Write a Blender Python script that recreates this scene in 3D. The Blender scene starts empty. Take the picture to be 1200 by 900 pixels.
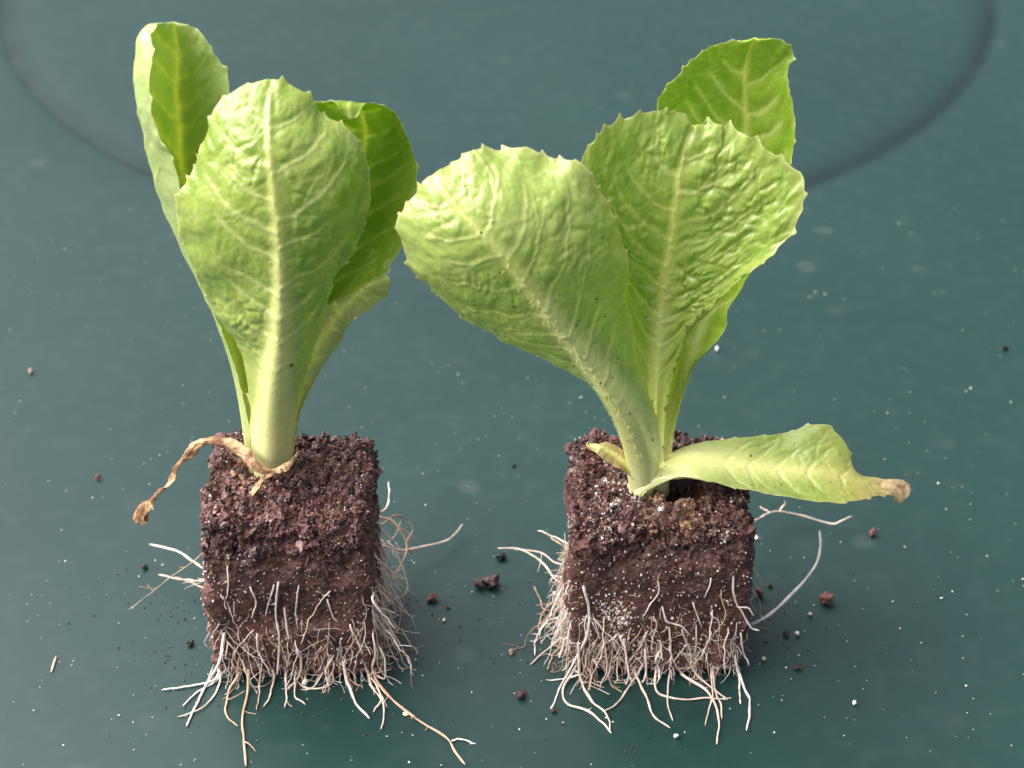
import bpy, math, random
import numpy as np
from mathutils import Vector, Matrix

# ------------------------------------------------------------------ camera
# all lengths below are centimetres; CM turns them into metres
CM = 0.01
FPX, CAM_H, PITCH = 2600.0, 38.6, math.radians(36.5)
CAM = np.array([0.0, -CAM_H / math.tan(PITCH), CAM_H])
FWD = np.array([0.0, math.cos(PITCH), -math.sin(PITCH)])
UPV = np.array([0.0, math.sin(PITCH), math.cos(PITCH)])
scene = bpy.context.scene
cam_d = bpy.data.cameras.new('camera')
cam = bpy.data.objects.new('camera', cam_d)
scene.collection.objects.link(cam)
cam.location = CAM * CM
cam.rotation_euler = (math.pi / 2 - PITCH, 0, 0)
cam_d.sensor_fit = 'HORIZONTAL'
cam_d.sensor_width = 36.0
cam_d.lens = 36.0 * FPX / 1200.0
cam_d.clip_start, cam_d.clip_end = 0.02, 50.0
cam_d.dof.use_dof = True
cam_d.dof.focus_distance = 0.525
cam_d.dof.aperture_fstop = 18.0
scene.camera = cam

# ------------------------------------------------------------------ light
SUN_EL, SUN_AZ = 49.0, -83.0            # degrees; azimuth from +Y (away from the camera), negative = left
world = bpy.data.worlds.new('World')
scene.world = world
world.use_nodes = True
wn = world.node_tree
bg = wn.nodes['Background']
sky = wn.nodes.new('ShaderNodeTexSky')
sky.sky_type = 'NISHITA'
sky.sun_disc = False
sky.sun_elevation = math.radians(SUN_EL)
sky.sun_rotation = math.radians(SUN_AZ)
sky.dust_density = 6.0
sky.air_density = 1.0
hs = wn.nodes.new('ShaderNodeHueSaturation')
hs.inputs['Saturation'].default_value = 0.45     # thin overcast: the sky is mostly grey
wn.links.new(sky.outputs[0], hs.inputs['Color'])
wn.links.new(hs.outputs[0], bg.inputs['Color'])
bg.inputs['Strength'].default_value = 0.11
sun_d = bpy.data.lights.new('sun', 'SUN')
sun_d.energy = 3.9
sun_d.angle = math.radians(84)
sun_d.color = (1.0, 0.945, 0.96)
sun = bpy.data.objects.new('sun', sun_d)
scene.collection.objects.link(sun)
el, az = math.radians(SUN_EL), math.radians(SUN_AZ)
to_sun = Vector((math.sin(az) * math.cos(el), math.cos(az) * math.cos(el), math.sin(el)))
sun.rotation_euler = to_sun.to_track_quat('Z', 'Y').to_euler()
sun.location = to_sun * 2
vs = scene.view_settings
vs.view_transform, vs.look, vs.gamma = 'Standard', 'None', 1.0
vs.exposure = 1.0
scene.cycles.max_bounces = 8
scene.cycles.transmission_bounces = 4

# ------------------------------------------------------------------ helpers
rng = np.random.default_rng(11)
COL = scene.collection


def ray(px, py):
    px, py = np.asarray(px, float), np.asarray(py, float)
    return FWD * FPX + np.array([1.0, 0, 0]) * (px - 600)[..., None] + UPV * (450 - py)[..., None]


def on_y(px, py, Y):
    r = ray(px, py)
    return CAM + r * ((np.asarray(Y, float) - CAM[1]) / r[..., 1])[..., None]


def on_z(px, py, Z):
    r = ray(px, py)
    return CAM + r * ((np.asarray(Z, float) - CAM[2]) / r[..., 2])[..., None]


def hash3(i, j, k, seed):
    n = (i.astype(np.int64) * 374761393 + j.astype(np.int64) * 668265263 + k.astype(np.int64) * 1274126177 + seed * 974711) & 0xFFFFFFFF
    n = ((n ^ (n >> 13)) * 1274126177) & 0xFFFFFFFF
    n = ((n ^ (n >> 16)) * 2246822519) & 0xFFFFFFFF
    return ((n ^ (n >> 15)) & 0xFFFFFF) / float(0xFFFFFF)


def noise(p, seed=0):
    """value noise, p (...,3) -> -1..1"""
    f = np.floor(p)
    t = p - f
    t = t * t * t * (t * (t * 6 - 15) + 10)
    i, j, k = f[..., 0], f[..., 1], f[..., 2]
    out = 0
    for a in (0, 1):
        for b in (0, 1):
            for c in (0, 1):
                wgt = (t[..., 0] if a else 1 - t[..., 0]) * (t[..., 1] if b else 1 - t[..., 1]) * (t[..., 2] if c else 1 - t[..., 2])
                out = out + wgt * hash3(i + a, j + b, k + c, seed)
    return out * 2 - 1


def fbm(p, seed=0, octv=4, gain=0.5):
    s, a = 0, 1.0
    for o in range(octv):
        s = s + a * noise(p * (2.03 ** o) + 17.3 * o, seed + o)
        a *= gain
    return s


def worley(p2, pts):
    """F1, F2 and index of the nearest point; p2 (N,2), pts (M,2)"""
    F1 = np.empty(len(p2)); F2 = np.empty(len(p2)); I = np.empty(len(p2), int)
    for a in range(0, len(p2), 8000):
        d = np.hypot(p2[a:a + 8000, None, 0] - pts[None, :, 0], p2[a:a + 8000, None, 1] - pts[None, :, 1])
        q = np.argpartition(d, 1, axis=1)[:, :2]
        dd = np.take_along_axis(d, q, 1)
        o = np.argsort(dd, 1)
        dd = np.take_along_axis(dd, o, 1); q = np.take_along_axis(q, o, 1)
        F1[a:a + 8000], F2[a:a + 8000], I[a:a + 8000] = dd[:, 0], dd[:, 1], q[:, 0]
    return F1, F2, I


def resample(P, n):
    """Catmull-Rom through the points, evenly spaced by pixel length"""
    P = np.asarray(P, float)
    Q = np.vstack([2 * P[0] - P[1], P, 2 * P[-1] - P[-2]])
    out = []
    t = np.linspace(0, 1, 24, endpoint=False)[:, None]
    for i in range(len(P) - 1):
        a, b, c, d = Q[i:i + 4]
        out.append(0.5 * (2 * b + (c - a) * t + (2 * a - 5 * b + 4 * c - d) * t ** 2 + (-a + 3 * b - 3 * c + d) * t ** 3))
    out = np.vstack(out + [P[-1:]])
    L = np.r_[0, np.cumsum(np.hypot(*np.diff(out[:, :2], axis=0).T))]
    u = np.linspace(0, L[-1], n)
    return np.stack([np.interp(u, L, out[:, k]) for k in range(P.shape[1])], 1)


def cr_across(cols, w):
    """Catmull-Rom across a list of columns (K,S,3) at parameters w in 0..1 -> (S,W,3)"""
    K = len(cols)
    if K == 3:
        L, M, R = cols
        v = (w * 2 - 1)[None, :, None]
        return M[:, None] + v * (R - L)[:, None] / 2 + v * v * ((R + L) / 2 - M)[:, None]
    C = np.stack([2 * cols[0] - cols[1]] + list(cols) + [2 * cols[-1] - cols[-2]])
    x = np.clip(w * (K - 1), 0, K - 1 - 1e-9)
    i = np.floor(x).astype(int)
    t = (x - i)[:, None, None]
    a, b, c, d = C[i], C[i + 1], C[i + 2], C[i + 3]
    o = 0.5 * (2 * b + (c - a) * t + (2 * a - 5 * b + 4 * c - d) * t ** 2 + (-a + 3 * b - 3 * c + d) * t ** 3)
    return o.transpose(1, 0, 2)


def np_mesh(name, verts, faces, colors=None, smooth=True, alpha=None):
    """verts (N,3) in cm, faces (M,k) all with the same corner count"""
    me = bpy.data.meshes.new(name)
    faces = np.asarray(faces, np.int32)
    n, k = faces.shape
    me.vertices.add(len(verts))
    me.vertices.foreach_set('co', (np.asarray(verts, np.float32) * CM).ravel())
    me.loops.add(n * k)
    me.loops.foreach_set('vertex_index', faces.ravel())
    me.polygons.add(n)
    me.polygons.foreach_set('loop_start', np.arange(0, n * k, k, dtype=np.int32))
    me.polygons.foreach_set('use_smooth', np.full(n, smooth))
    me.update(calc_edges=True)
    me.validate()
    if colors is not None:
        at = me.color_attributes.new('tint', 'FLOAT_COLOR', 'POINT')
        at.data.foreach_set('color', np.c_[colors, np.ones(len(colors)) if alpha is None else alpha].astype(np.float32).ravel())
    return me


def link(name, me, mat, parent=None, loc=None):
    o = bpy.data.objects.new(name, me)
    COL.objects.link(o)
    if me is not None and mat is not None:
        me.materials.append(mat)
    if parent is not None:
        o.parent = parent
    if loc is not None:
        o.location = np.asarray(loc) * CM
    return o


def tag(o, label=None, cat=None, group=None, kind=None):
    if label: o['label'] = label
    if cat: o['category'] = cat
    if group: o['group'] = group
    if kind: o['kind'] = kind
    return o


def grid_quads(ns, nw, off=0, flip=False):
    i = np.arange(ns - 1)[:, None] * nw + np.arange(nw - 1)[None, :] + off
    q = np.stack([i, i + 1, i + nw + 1, i + nw], -1).reshape(-1, 4)
    return q[:, ::-1] if flip else q


def tube_arrays(path, rad, sides=6):
    """closed tube along a polyline; returns verts, quads"""
    path = np.asarray(path, float)
    n = len(path)
    T = np.gradient(path, axis=0)
    T /= np.linalg.norm(T, axis=1, keepdims=True) + 1e-9
    ref = np.array([0.31, -0.87, 0.38])
    A = np.cross(T, ref); A /= np.linalg.norm(A, axis=1, keepdims=True) + 1e-9
    B = np.cross(T, A)
    a = np.arange(sides) * 2 * math.pi / sides
    V = path[:, None] + np.asarray(rad, float)[:, None, None] * (np.cos(a)[None, :, None] * A[:, None] + np.sin(a)[None, :, None] * B[:, None])
    V = V.reshape(-1, 3)
    f = []
    for i in range(n - 1):
        for j in range(sides):
            f.append((i * sides + j, i * sides + (j + 1) % sides, (i + 1) * sides + (j + 1) % sides, (i + 1) * sides + j))
    return V, np.array(f)


# ------------------------------------------------------------------ materials
def new_mat(name):
    m = bpy.data.materials.new(name)
    m.use_nodes = True
    nt = m.node_tree
    return m, nt, nt.nodes, nt.links, nt.nodes['Principled BSDF']


def leaf_mat(name, rough=0.24, trans=0.40, spec=0.9, bump=0.18, dry=False):
    m, nt, N, L, p = new_mat(name)
    at = N.new('ShaderNodeAttribute'); at.attribute_name = 'tint'
    tc = N.new('ShaderNodeTexCoord')
    n1 = N.new('ShaderNodeTexNoise'); n1.inputs['Scale'].default_value = 900; n1.inputs['Detail'].default_value = 4
    L.new(tc.outputs['Object'], n1.inputs['Vector'])
    mr = N.new('ShaderNodeMapRange'); mr.inputs['To Min'].default_value = 0.86; mr.inputs['To Max'].default_value = 1.14
    L.new(n1.outputs['Fac'], mr.inputs['Value'])
    mx = N.new('ShaderNodeMix'); mx.data_type = 'RGBA'; mx.blend_type = 'MULTIPLY'; mx.inputs[0].default_value = 1
    L.new(at.outputs['Color'], mx.inputs[6]); L.new(mr.outputs[0], mx.inputs[7])
    L.new(mx.outputs[2], p.inputs['Base Color'])
    p.inputs['Specular IOR Level'].default_value = spec
    n2 = N.new('ShaderNodeTexNoise'); n2.inputs['Scale'].default_value = 260; n2.inputs['Detail'].default_value = 3
    L.new(tc.outputs['Object'], n2.inputs['Vector'])
    r2 = N.new('ShaderNodeMapRange'); r2.inputs['From Min'].default_value = 0.3; r2.inputs['From Max'].default_value = 0.7
    r2.inputs['To Min'].default_value = rough - 0.08; r2.inputs['To Max'].default_value = rough + 0.12
    L.new(n2.outputs['Fac'], r2.inputs['Value']); L.new(r2.outputs[0], p.inputs['Roughness'])
    n3 = N.new('ShaderNodeTexNoise'); n3.inputs['Scale'].default_value = 1500; n3.inputs['Detail'].default_value = 3
    L.new(tc.outputs['Object'], n3.inputs['Vector'])
    b = N.new('ShaderNodeBump'); b.inputs['Strength'].default_value = bump; b.inputs['Distance'].default_value = 0.0004
    L.new(n3.outputs['Fac'], b.inputs['Height']); L.new(b.outputs[0], p.inputs['Normal'])
    t = N.new('ShaderNodeBsdfTranslucent')
    hu = N.new('ShaderNodeHueSaturation'); hu.inputs['Saturation'].default_value = 1.0 if dry else 1.22; hu.inputs['Value'].default_value = 1.0 if dry else 1.15
    L.new(mx.outputs[2], hu.inputs['Color']); L.new(hu.outputs[0], t.inputs['Color'])
    ms = N.new('ShaderNodeMixShader'); 
    tm = N.new('ShaderNodeMath'); tm.operation = 'MULTIPLY'; tm.inputs[1].default_value = trans
    L.new(at.outputs['Alpha'], tm.inputs[0]); L.new(tm.outputs[0], ms.inputs[0])   # thick ribs pass less light
    L.new(p.outputs[0], ms.inputs[1]); L.new(t.outputs[0], ms.inputs[2])
    L.new(ms.outputs[0], N['Material Output'].inputs['Surface'])
    return m


MAT_LEAF = leaf_mat('lettuce_leaf')
MAT_DRY = leaf_mat('dried_leaf', rough=0.6, trans=0.15, spec=0.3, bump=0.6, dry=True)


def attr_mat(name, rough, spec=0.4, scale=2500, bump=0.4, dist=0.0003, var=0.25):
    m, nt, N, L, p = new_mat(name)
    at = N.new('ShaderNodeAttribute'); at.attribute_name = 'tint'
    tc = N.new('ShaderNodeTexCoord')
    n1 = N.new('ShaderNodeTexNoise'); n1.inputs['Scale'].default_value = scale; n1.inputs['Detail'].default_value = 4
    L.new(tc.outputs['Object'], n1.inputs['Vector'])
    mr = N.new('ShaderNodeMapRange'); mr.inputs['From Min'].default_value = 0.25; mr.inputs['From Max'].default_value = 0.75
    mr.inputs['To Min'].default_value = 1 - var; mr.inputs['To Max'].default_value = 1 + var
    L.new(n1.outputs['Fac'], mr.inputs['Value'])
    mx = N.new('ShaderNodeMix'); mx.data_type = 'RGBA'; mx.blend_type = 'MULTIPLY'; mx.inputs[0].default_value = 1
    L.new(at.outputs['Color'], mx.inputs[6]); L.new(mr.outputs[0], mx.inputs[7])
    L.new(mx.outputs[2], p.inputs['Base Color'])
    p.inputs['Roughness'].default_value = rough
    p.inputs['Specular IOR Level'].default_value = spec
    b = N.new('ShaderNodeBump'); b.inputs['Strength'].default_value = bump; b.inputs['Distance'].default_value = dist
    L.new(n1.outputs['Fac'], b.inputs['Height']); L.new(b.outputs[0], p.inputs['Normal'])
    return m


MAT_PEAT = attr_mat('damp_peat', 0.5, spec=0.45, scale=1400, bump=0.8, dist=0.0006, var=0.45)
MAT_GRIT = attr_mat('pale_grit', 0.5)
MAT_ROOT = attr_mat('pale_root', 0.48, spec=0.45, scale=900, bump=0.3, var=0.22)


def table_mat():
    m, nt, N, L, p = new_mat('green_plastic')
    tc = N.new('ShaderNodeTexCoord')

    def tex(scale, detail=3, lo=0.4, hi=0.6, a=0.0, b=1.0):
        n = N.new('ShaderNodeTexNoise'); n.inputs['Scale'].default_value = scale; n.inputs['Detail'].default_value = detail
        L.new(tc.outputs['Object'], n.inputs['Vector'])
        r = N.new('ShaderNodeMapRange'); r.inputs['From Min'].default_value = lo; r.inputs['From Max'].default_value = hi
        r.inputs['To Min'].default_value = a; r.inputs['To Max'].default_value = b
        L.new(n.outputs['Fac'], r.inputs['Value'])
        return n, r

    def mix(fac, a, b):
        x = N.new('ShaderNodeMix'); x.data_type = 'RGBA'
        if isinstance(fac, float): x.inputs[0].default_value = fac
        else: L.new(fac, x.inputs[0])
        for sock, v in ((6, a), (7, b)):
            if isinstance(v, tuple): x.inputs[sock].default_value = (*v, 1)
            else: L.new(v, x.inputs[sock])
        return x.outputs[2]
    _, broad = tex(9, 3, 0.35, 0.65)
    c = mix(broad.outputs[0], (0.005, 0.028, 0.024), (0.007, 0.033, 0.028))
    # fine dust film and specks
    _, film = tex(160, 6, 0.5, 0.9, 0.0, 0.03)
    c = mix(film.outputs[0], c, (0.30, 0.36, 0.35))
    v = N.new('ShaderNodeTexVoronoi'); v.inputs['Scale'].default_value = 420; v.inputs['Randomness'].default_value = 1
    L.new(tc.outputs['Object'], v.inputs['Vector'])
    sp = N.new('ShaderNodeMapRange'); sp.inputs['From Min'].default_value = 0.13; sp.inputs['From Max'].default_value = 0.05
    L.new(v.outputs['Distance'], sp.inputs['Value'])
    keep = N.new('ShaderNodeSeparateColor'); L.new(v.outputs['Color'], keep.inputs[0])
    kr = N.new('ShaderNodeMapRange'); kr.inputs['From Min'].default_value = 0.80; kr.inputs['From Max'].default_value = 1.0
    L.new(keep.outputs[0], kr.inputs['Value'])
    mu = N.new('ShaderNodeMath'); mu.operation = 'MULTIPLY'
    L.new(sp.outputs[0], mu.inputs[0]); L.new(kr.outputs[0], mu.inputs[1])
    m2 = N.new('ShaderNodeMath'); m2.operation = 'MULTIPLY'; m2.inputs[1].default_value = 0.5
    L.new(mu.outputs[0], m2.inputs[0])
    c = mix(m2.outputs[0], c, (0.5, 0.55, 0.55))
    # dried drip marks: pale rings and darker spots of a few millimetres
    v2 = N.new('ShaderNodeTexVoronoi'); v2.inputs['Scale'].default_value = 46; v2.inputs['Randomness'].default_value = 1
    nz = N.new('ShaderNodeTexNoise'); nz.inputs['Scale'].default_value = 60
    L.new(tc.outputs['Object'], nz.inputs['Vector'])
    va = N.new('ShaderNodeVectorMath'); va.operation = 'MULTIPLY_ADD'
    va.inputs[1].default_value = (0.006, 0.006, 0.0)
    L.new(nz.outputs['Color'], va.inputs[0]); L.new(tc.outputs['Object'], va.inputs[2])
    L.new(va.outputs[0], v2.inputs['Vector'])
    k2 = N.new('ShaderNodeSeparateColor'); L.new(v2.outputs['Color'], k2.inputs[0])
    spot = N.new('ShaderNodeMapRange'); spot.inputs['From Min'].default_value = 0.19; spot.inputs['From Max'].default_value = 0.12
    L.new(v2.outputs['Distance'], spot.inputs['Value'])
    kk = N.new('ShaderNodeMapRange'); kk.inputs['From Min'].default_value = 0.72; kk.inputs['From Max'].default_value = 1.0
    kk.inputs['To Max'].default_value = 0.035
    L.new(k2.outputs[1], kk.inputs['Value'])
    sm = N.new('ShaderNodeMath'); sm.operation = 'MULTIPLY'
    L.new(spot.outputs[0], sm.inputs[0]); L.new(kk.outputs[0], sm.inputs[1])
    c = mix(sm.outputs[0], c, (0.45, 0.47, 0.48))
    L.new(c, p.inputs['Base Color'])
    _, rr = tex(40, 5, 0.3, 0.7, 0.37, 0.41)
    ra = N.new('ShaderNodeMath'); ra.operation = 'MULTIPLY_ADD'; ra.inputs[1].default_value = 1.6
    L.new(sm.outputs[0], ra.inputs[0]); L.new(rr.outputs[0], ra.inputs[2])
    L.new(ra.outputs[0], p.inputs['Roughness'])
        # crease shade round the raised disc, painted in: darker colour, weaker sheen
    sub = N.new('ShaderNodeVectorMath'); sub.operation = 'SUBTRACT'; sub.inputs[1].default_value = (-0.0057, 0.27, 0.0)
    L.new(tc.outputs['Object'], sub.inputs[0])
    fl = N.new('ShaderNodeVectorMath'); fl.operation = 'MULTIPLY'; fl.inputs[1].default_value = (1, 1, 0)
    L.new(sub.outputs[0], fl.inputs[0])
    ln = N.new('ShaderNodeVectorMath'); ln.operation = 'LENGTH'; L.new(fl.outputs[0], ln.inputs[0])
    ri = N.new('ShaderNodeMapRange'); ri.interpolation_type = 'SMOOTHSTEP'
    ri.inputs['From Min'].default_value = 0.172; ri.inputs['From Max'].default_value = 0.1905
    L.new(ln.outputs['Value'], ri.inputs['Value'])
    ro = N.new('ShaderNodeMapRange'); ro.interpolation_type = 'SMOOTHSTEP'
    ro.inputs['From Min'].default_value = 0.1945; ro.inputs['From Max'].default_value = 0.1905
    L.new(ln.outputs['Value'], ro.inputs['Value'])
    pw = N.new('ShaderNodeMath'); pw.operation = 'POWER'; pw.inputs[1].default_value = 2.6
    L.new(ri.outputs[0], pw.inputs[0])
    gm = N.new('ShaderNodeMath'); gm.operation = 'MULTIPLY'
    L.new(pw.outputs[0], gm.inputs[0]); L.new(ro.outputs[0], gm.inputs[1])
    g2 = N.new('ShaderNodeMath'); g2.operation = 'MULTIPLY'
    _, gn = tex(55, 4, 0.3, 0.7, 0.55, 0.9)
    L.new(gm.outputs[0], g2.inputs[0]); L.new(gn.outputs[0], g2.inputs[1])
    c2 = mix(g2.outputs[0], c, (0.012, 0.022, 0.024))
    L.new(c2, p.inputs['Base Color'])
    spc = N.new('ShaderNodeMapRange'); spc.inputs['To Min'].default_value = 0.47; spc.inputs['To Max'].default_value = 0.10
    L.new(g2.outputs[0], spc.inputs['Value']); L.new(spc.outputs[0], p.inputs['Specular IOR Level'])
    n, _ = tex(2200, 2)
    b = N.new('ShaderNodeBump'); b.inputs['Strength'].default_value = 0.06; b.inputs['Distance'].default_value = 0.0003
    L.new(n.outputs['Fac'], b.inputs['Height']); L.new(b.outputs[0], p.inputs['Normal'])
    return m


# ------------------------------------------------------------------ table top with its round shallow well
def build_table():
    cx, cy, R = -0.57, 27.0, 19.1
    rad = [0.0, 4, 8, 11, 13, 15.0, 16.0]; hz = [0.10] * 7
    for t in np.linspace(0, 1, 22)[1:]:                 # the slightly raised disc rolls down to its rim
        rad.append(16.0 + t * (R - 16.0)); hz.append(0.115 * (1 - t ** 4) - 0.015)
    rad += [R + 0.18, R + 2, 25, 32, 40, 50, 62, 75, 90]
    hz += [0.0] * 9
    seg = 256
    a = np.linspace(0, 2 * math.pi, seg, endpoint=False)
    V = [[cx, cy, hz[0]]]
    for r, z in zip(rad[1:], hz[1:]):
        for t in a: V.append([cx + r * math.cos(t), cy + r * math.sin(t), z])
    F = []
    for i in range(len(rad) - 2):
        for j in range(seg):
            F.append((1 + i * seg + j, 1 + (i + 1) * seg + j, 1 + (i + 1) * seg + (j + 1) % seg, 1 + i * seg + (j + 1) % seg))
    V = np.array(V)
    F = np.array(F)
    # close the centre with degenerate-free triangles folded into a second mesh call
    me = bpy.data.meshes.new('table_top')
    faces = [tuple(f) for f in F] + [(0, 1 + j, 1 + (j + 1) % seg) for j in range(seg)]
    # underside: a rim and a flat bottom, so the sheet has thickness
    nb = len(V)
    outer = 1 + (len(rad) - 2) * seg
    low = V[outer:outer + seg].copy(); low[:, 2] = -2.5
    V = np.vstack([V, low])
    faces += [(outer + j, nb + j, nb + (j + 1) % seg, outer + (j + 1) % seg) for j in range(seg)]
    faces += [tuple(nb + j for j in reversed(range(seg)))]
    me.from_pydata((V * CM).tolist(), [], faces)
    me.polygons.foreach_set('use_smooth', [True] * (len(faces) - seg - 1) + [False] * (seg + 1))
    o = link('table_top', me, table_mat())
    tag(o, 'dark green plastic table top with a round raised centre', 'table', kind='structure')


build_table()


# ------------------------------------------------------------------ leaves
GREEN = np.array([0.43, 0.54, 0.11])
DEEP = np.array([0.29, 0.44, 0.055])
VEIN = np.array([0.66, 0.72, 0.26])
PALE = np.array([0.79, 0.80, 0.29])
WHITE = np.array([0.82, 0.82, 0.44])
YELL = np.array([0.50, 0.46, 0.12])
BROWN = np.array([0.33, 0.19, 0.075])


def mixc(a, b, t):
    return a * (1 - t[..., None]) + b * t[..., None]


def sstep(a, b, x):
    t = np.clip((x - a) / (b - a), 0, 1)
    return t * t * (3 - 2 * t)


def build_leaf(parent, stem, cols, seed, ns=230, nw=170, green=GREEN, deep=DEEP, pale_len=0.42, rib_w=0.20, rib_h=0.16,
               thick=0.032, base_thick=0.40, relief=0.075, tooth=0.13, tooth_gap=0.40, tooth_from=0.22, vein_step=0.80, vein_ang=0.55, vein_curv=0.12,
               abax=True, yellow_edge=0.25, brown_tip=0.0, wave=0.06, name='leaf', mat=None, vein_gain=1.0, tip_notch=0.0, bristle=False, dirt=0, sink=24, blister=0.0):
    """cols: polylines of (pixel x, pixel y, y-offset from the stem in cm), base to tip, left margin to right margin"""
    r = np.random.default_rng(seed)
    cols = [[(c[0][0] + 0.35 * (c[0][0] - c[1][0]), c[0][1] + sink, c[0][2])] + list(c) for c in cols]   # the foot of the leaf is set in the soil
    K = [resample(c, ns) for c in cols]
    # to space: every column point sits at its own distance
    K3 = [on_y(k[:, 0], k[:, 1], stem[1] + k[:, 2]) for k in K]
    w01 = (1 - np.cos(np.linspace(0, math.pi, nw))) / 2
    w01 = 0.55 * np.linspace(0, 1, nw) + 0.45 * w01
    P = cr_across(K3, w01)
    # light smoothing along the leaf so hand-set points leave no kinks
    for _ in range(6):
        P[1:-1] = 0.25 * P[:-2] + 0.5 * P[1:-1] + 0.25 * P[2:]
    s = np.linspace(0, 1, ns)[:, None] * np.ones((1, nw))
    w = (w01 * 2 - 1)[None, :] * np.ones((ns, 1))
    ic = nw // 2
    # flat leaf coordinates
    dw = np.linalg.norm(np.diff(P, axis=1), axis=2)
    X = np.concatenate([np.zeros((ns, 1)), np.cumsum(dw, 1)], 1)
    X = X - X[:, ic:ic + 1]
    ylen = np.r_[0, np.cumsum(np.linalg.norm(np.diff(P[:, ic], axis=0), axis=1))]
    Lm = ylen[-1]
    Y = ylen[:, None] * np.ones((1, nw))
    half = np.where(X < 0, -X[:, :1], X[:, -1:]) + 1e-6
    # soft long waves of the blade, stronger toward the margin
    du = np.gradient(P, axis=0); dv = np.gradient(P, axis=1)
    nrm = np.cross(dv, du)
    nrm /= np.linalg.norm(nrm, axis=2, keepdims=True) + 1e-9
    view = CAM - P
    flip = np.sign((nrm * view).sum(2).mean())
    nrm *= flip if flip != 0 else 1
    q = np.stack([X * 1.1, Y * 1.1, np.full_like(X, seed * 3.7)], -1)
    wv = fbm(q, seed, 3)
    mfade = np.sin(np.clip(s, 0, 1) * math.pi) ** 0.5
    P = P + nrm * (wave * wv * (0.35 + 1.3 * np.abs(w) ** 2) * sstep(0.2, 0.45, s))[..., None]
    # ---- veins
    wob = fbm(q * 2.3, seed + 5, 3)
    wob2 = fbm(q * 7, seed + 9, 2)
    dsec = np.full_like(X, 9.0)
    vmask = np.zeros_like(X)
    halo = np.zeros_like(X)
    for side in (-1, 1):
        y0 = 0.10 * Lm + r.uniform(0, 0.3)
        while y0 < 0.93 * Lm:
            ang = vein_ang * r.uniform(0.8, 1.25) * (1.15 - 0.3 * (y0 / Lm)) - 0.35 * max(0, y0 / Lm - 0.5)
            cv = vein_curv * r.uniform(0.5, 1.5)
            ax = np.abs(X)
            yv = y0 + ang * ax + cv * ax ** 2 + 0.07 * wob + 0.010 * wob2
            sl = ang + 2 * cv * ax
            d = np.abs(Y - yv) / np.sqrt(1 + sl ** 2)
            on = (np.sign(X) == side) | (X == 0)
            xm = r.uniform(0.62, 0.95)
            fade = 1 - sstep(xm - 0.25, xm, ax / half)
            dd = np.where(on, d + (1 - fade) * 0.25, 9.0)
            dsec = np.minimum(dsec, dd)
            wd = (0.048 * (1 - 0.6 * np.clip(ax / half, 0, 1)) + 0.012) * (0.75 + 0.5 * r.random())
            vmask = np.maximum(vmask, np.where(on, fade, 0) * np.exp(-(d / wd) ** 2))
            halo = np.maximum(halo, np.where(on, fade, 0) * np.exp(-(d / (wd * 3.2)) ** 2))
            # a fork
            if r.random() < 0.6:
                xs = r.uniform(0.25, 0.55) * half.mean()
                yf = y0 + ang * xs + cv * xs ** 2
                up = r.choice([-0.5, 0.9])
                bx = ax - xs
                d2 = np.abs(Y - (yf + (ang + up) * bx + 0.12 * wob + 0.03 * wob2)) / np.sqrt(1 + (ang + up) ** 2)
                okf = on & (bx > 0) & (bx < 0.9)
                dsec = np.minimum(dsec, np.where(okf, d2 + np.clip(bx - 0.6, 0, 1), 9.0))
                vmask = np.maximum(vmask, np.where(okf, 0.7 * np.exp(-(d2 / 0.03) ** 2) * (1 - sstep(0.5, 0.9, bx)), 0))
            y0 += vein_step * r.uniform(0.75, 1.3)
    # net of small veins
    span = max(half.max(), 0.6)
    npt = int(min(420, 3.6 * Lm * 2 * span))
    pts = np.c_[r.uniform(-span, span, npt), r.uniform(0, Lm * 1.1, npt)]
    warp = np.c_[(X + 0.07 * wob2).ravel(), (Y + 0.07 * wob + 0.35 * np.abs(X)).ravel()]
    F1, F2, I = worley(warp, pts)
    edge = (F2 - F1).reshape(X.shape)
    cell = r.random(npt)[I].reshape(X.shape)
    net = np.exp(-(edge / 0.045) ** 2)
    blade = sstep(0.16, 0.45, s)
    ribw = rib_w * (1 - 0.93 * s ** 0.85) + 0.030
    rib = np.exp(-(X / ribw) ** 2) * (1 - sstep(0.93, 1.0, s))
    bul = (1 - np.exp(-(dsec / 0.22) ** 2)) * (0.78 + 0.22 * (1 - np.exp(-(edge / 0.16) ** 2))) * (0.9 + 0.55 * noise(q * 2.1, seed + 71))
    bul *= blade * (1 - np.exp(-(X / (ribw * 1.6)) ** 2)) * (1 - 0.75 * np.abs(w) ** 4)
    h = relief * (bul - 0.4)
    if abax:
        h = h * 0.8 + 0.024 * vmask * blade + 0.004 * net * blade + rib_h * rib * (1 - 0.75 * s) * sstep(0.0, 0.35, s)
    else:
        h = h - 0.02 * vmask * blade + rib_h * 0.35 * rib * (1 - s)
    if blister:
        F1b, F2b, _ = worley(warp * np.array([1.0, 1.15]), np.c_[r.uniform(-span, span, int(npt * 2.2)), r.uniform(0, Lm * 1.25, int(npt * 2.2))])
        dome = (1 - np.exp(-((F2b - F1b).reshape(X.shape) / 0.13) ** 2))
        h += blister * dome * blade * sstep(-0.5, 0.5, noise(q * 0.9, seed + 88)) * (1 - np.abs(w) ** 3) * (1 - np.exp(-(X / (ribw * 1.8)) ** 2))
    h += 0.006 * fbm(q * 9, seed + 31, 2) * blade
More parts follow.
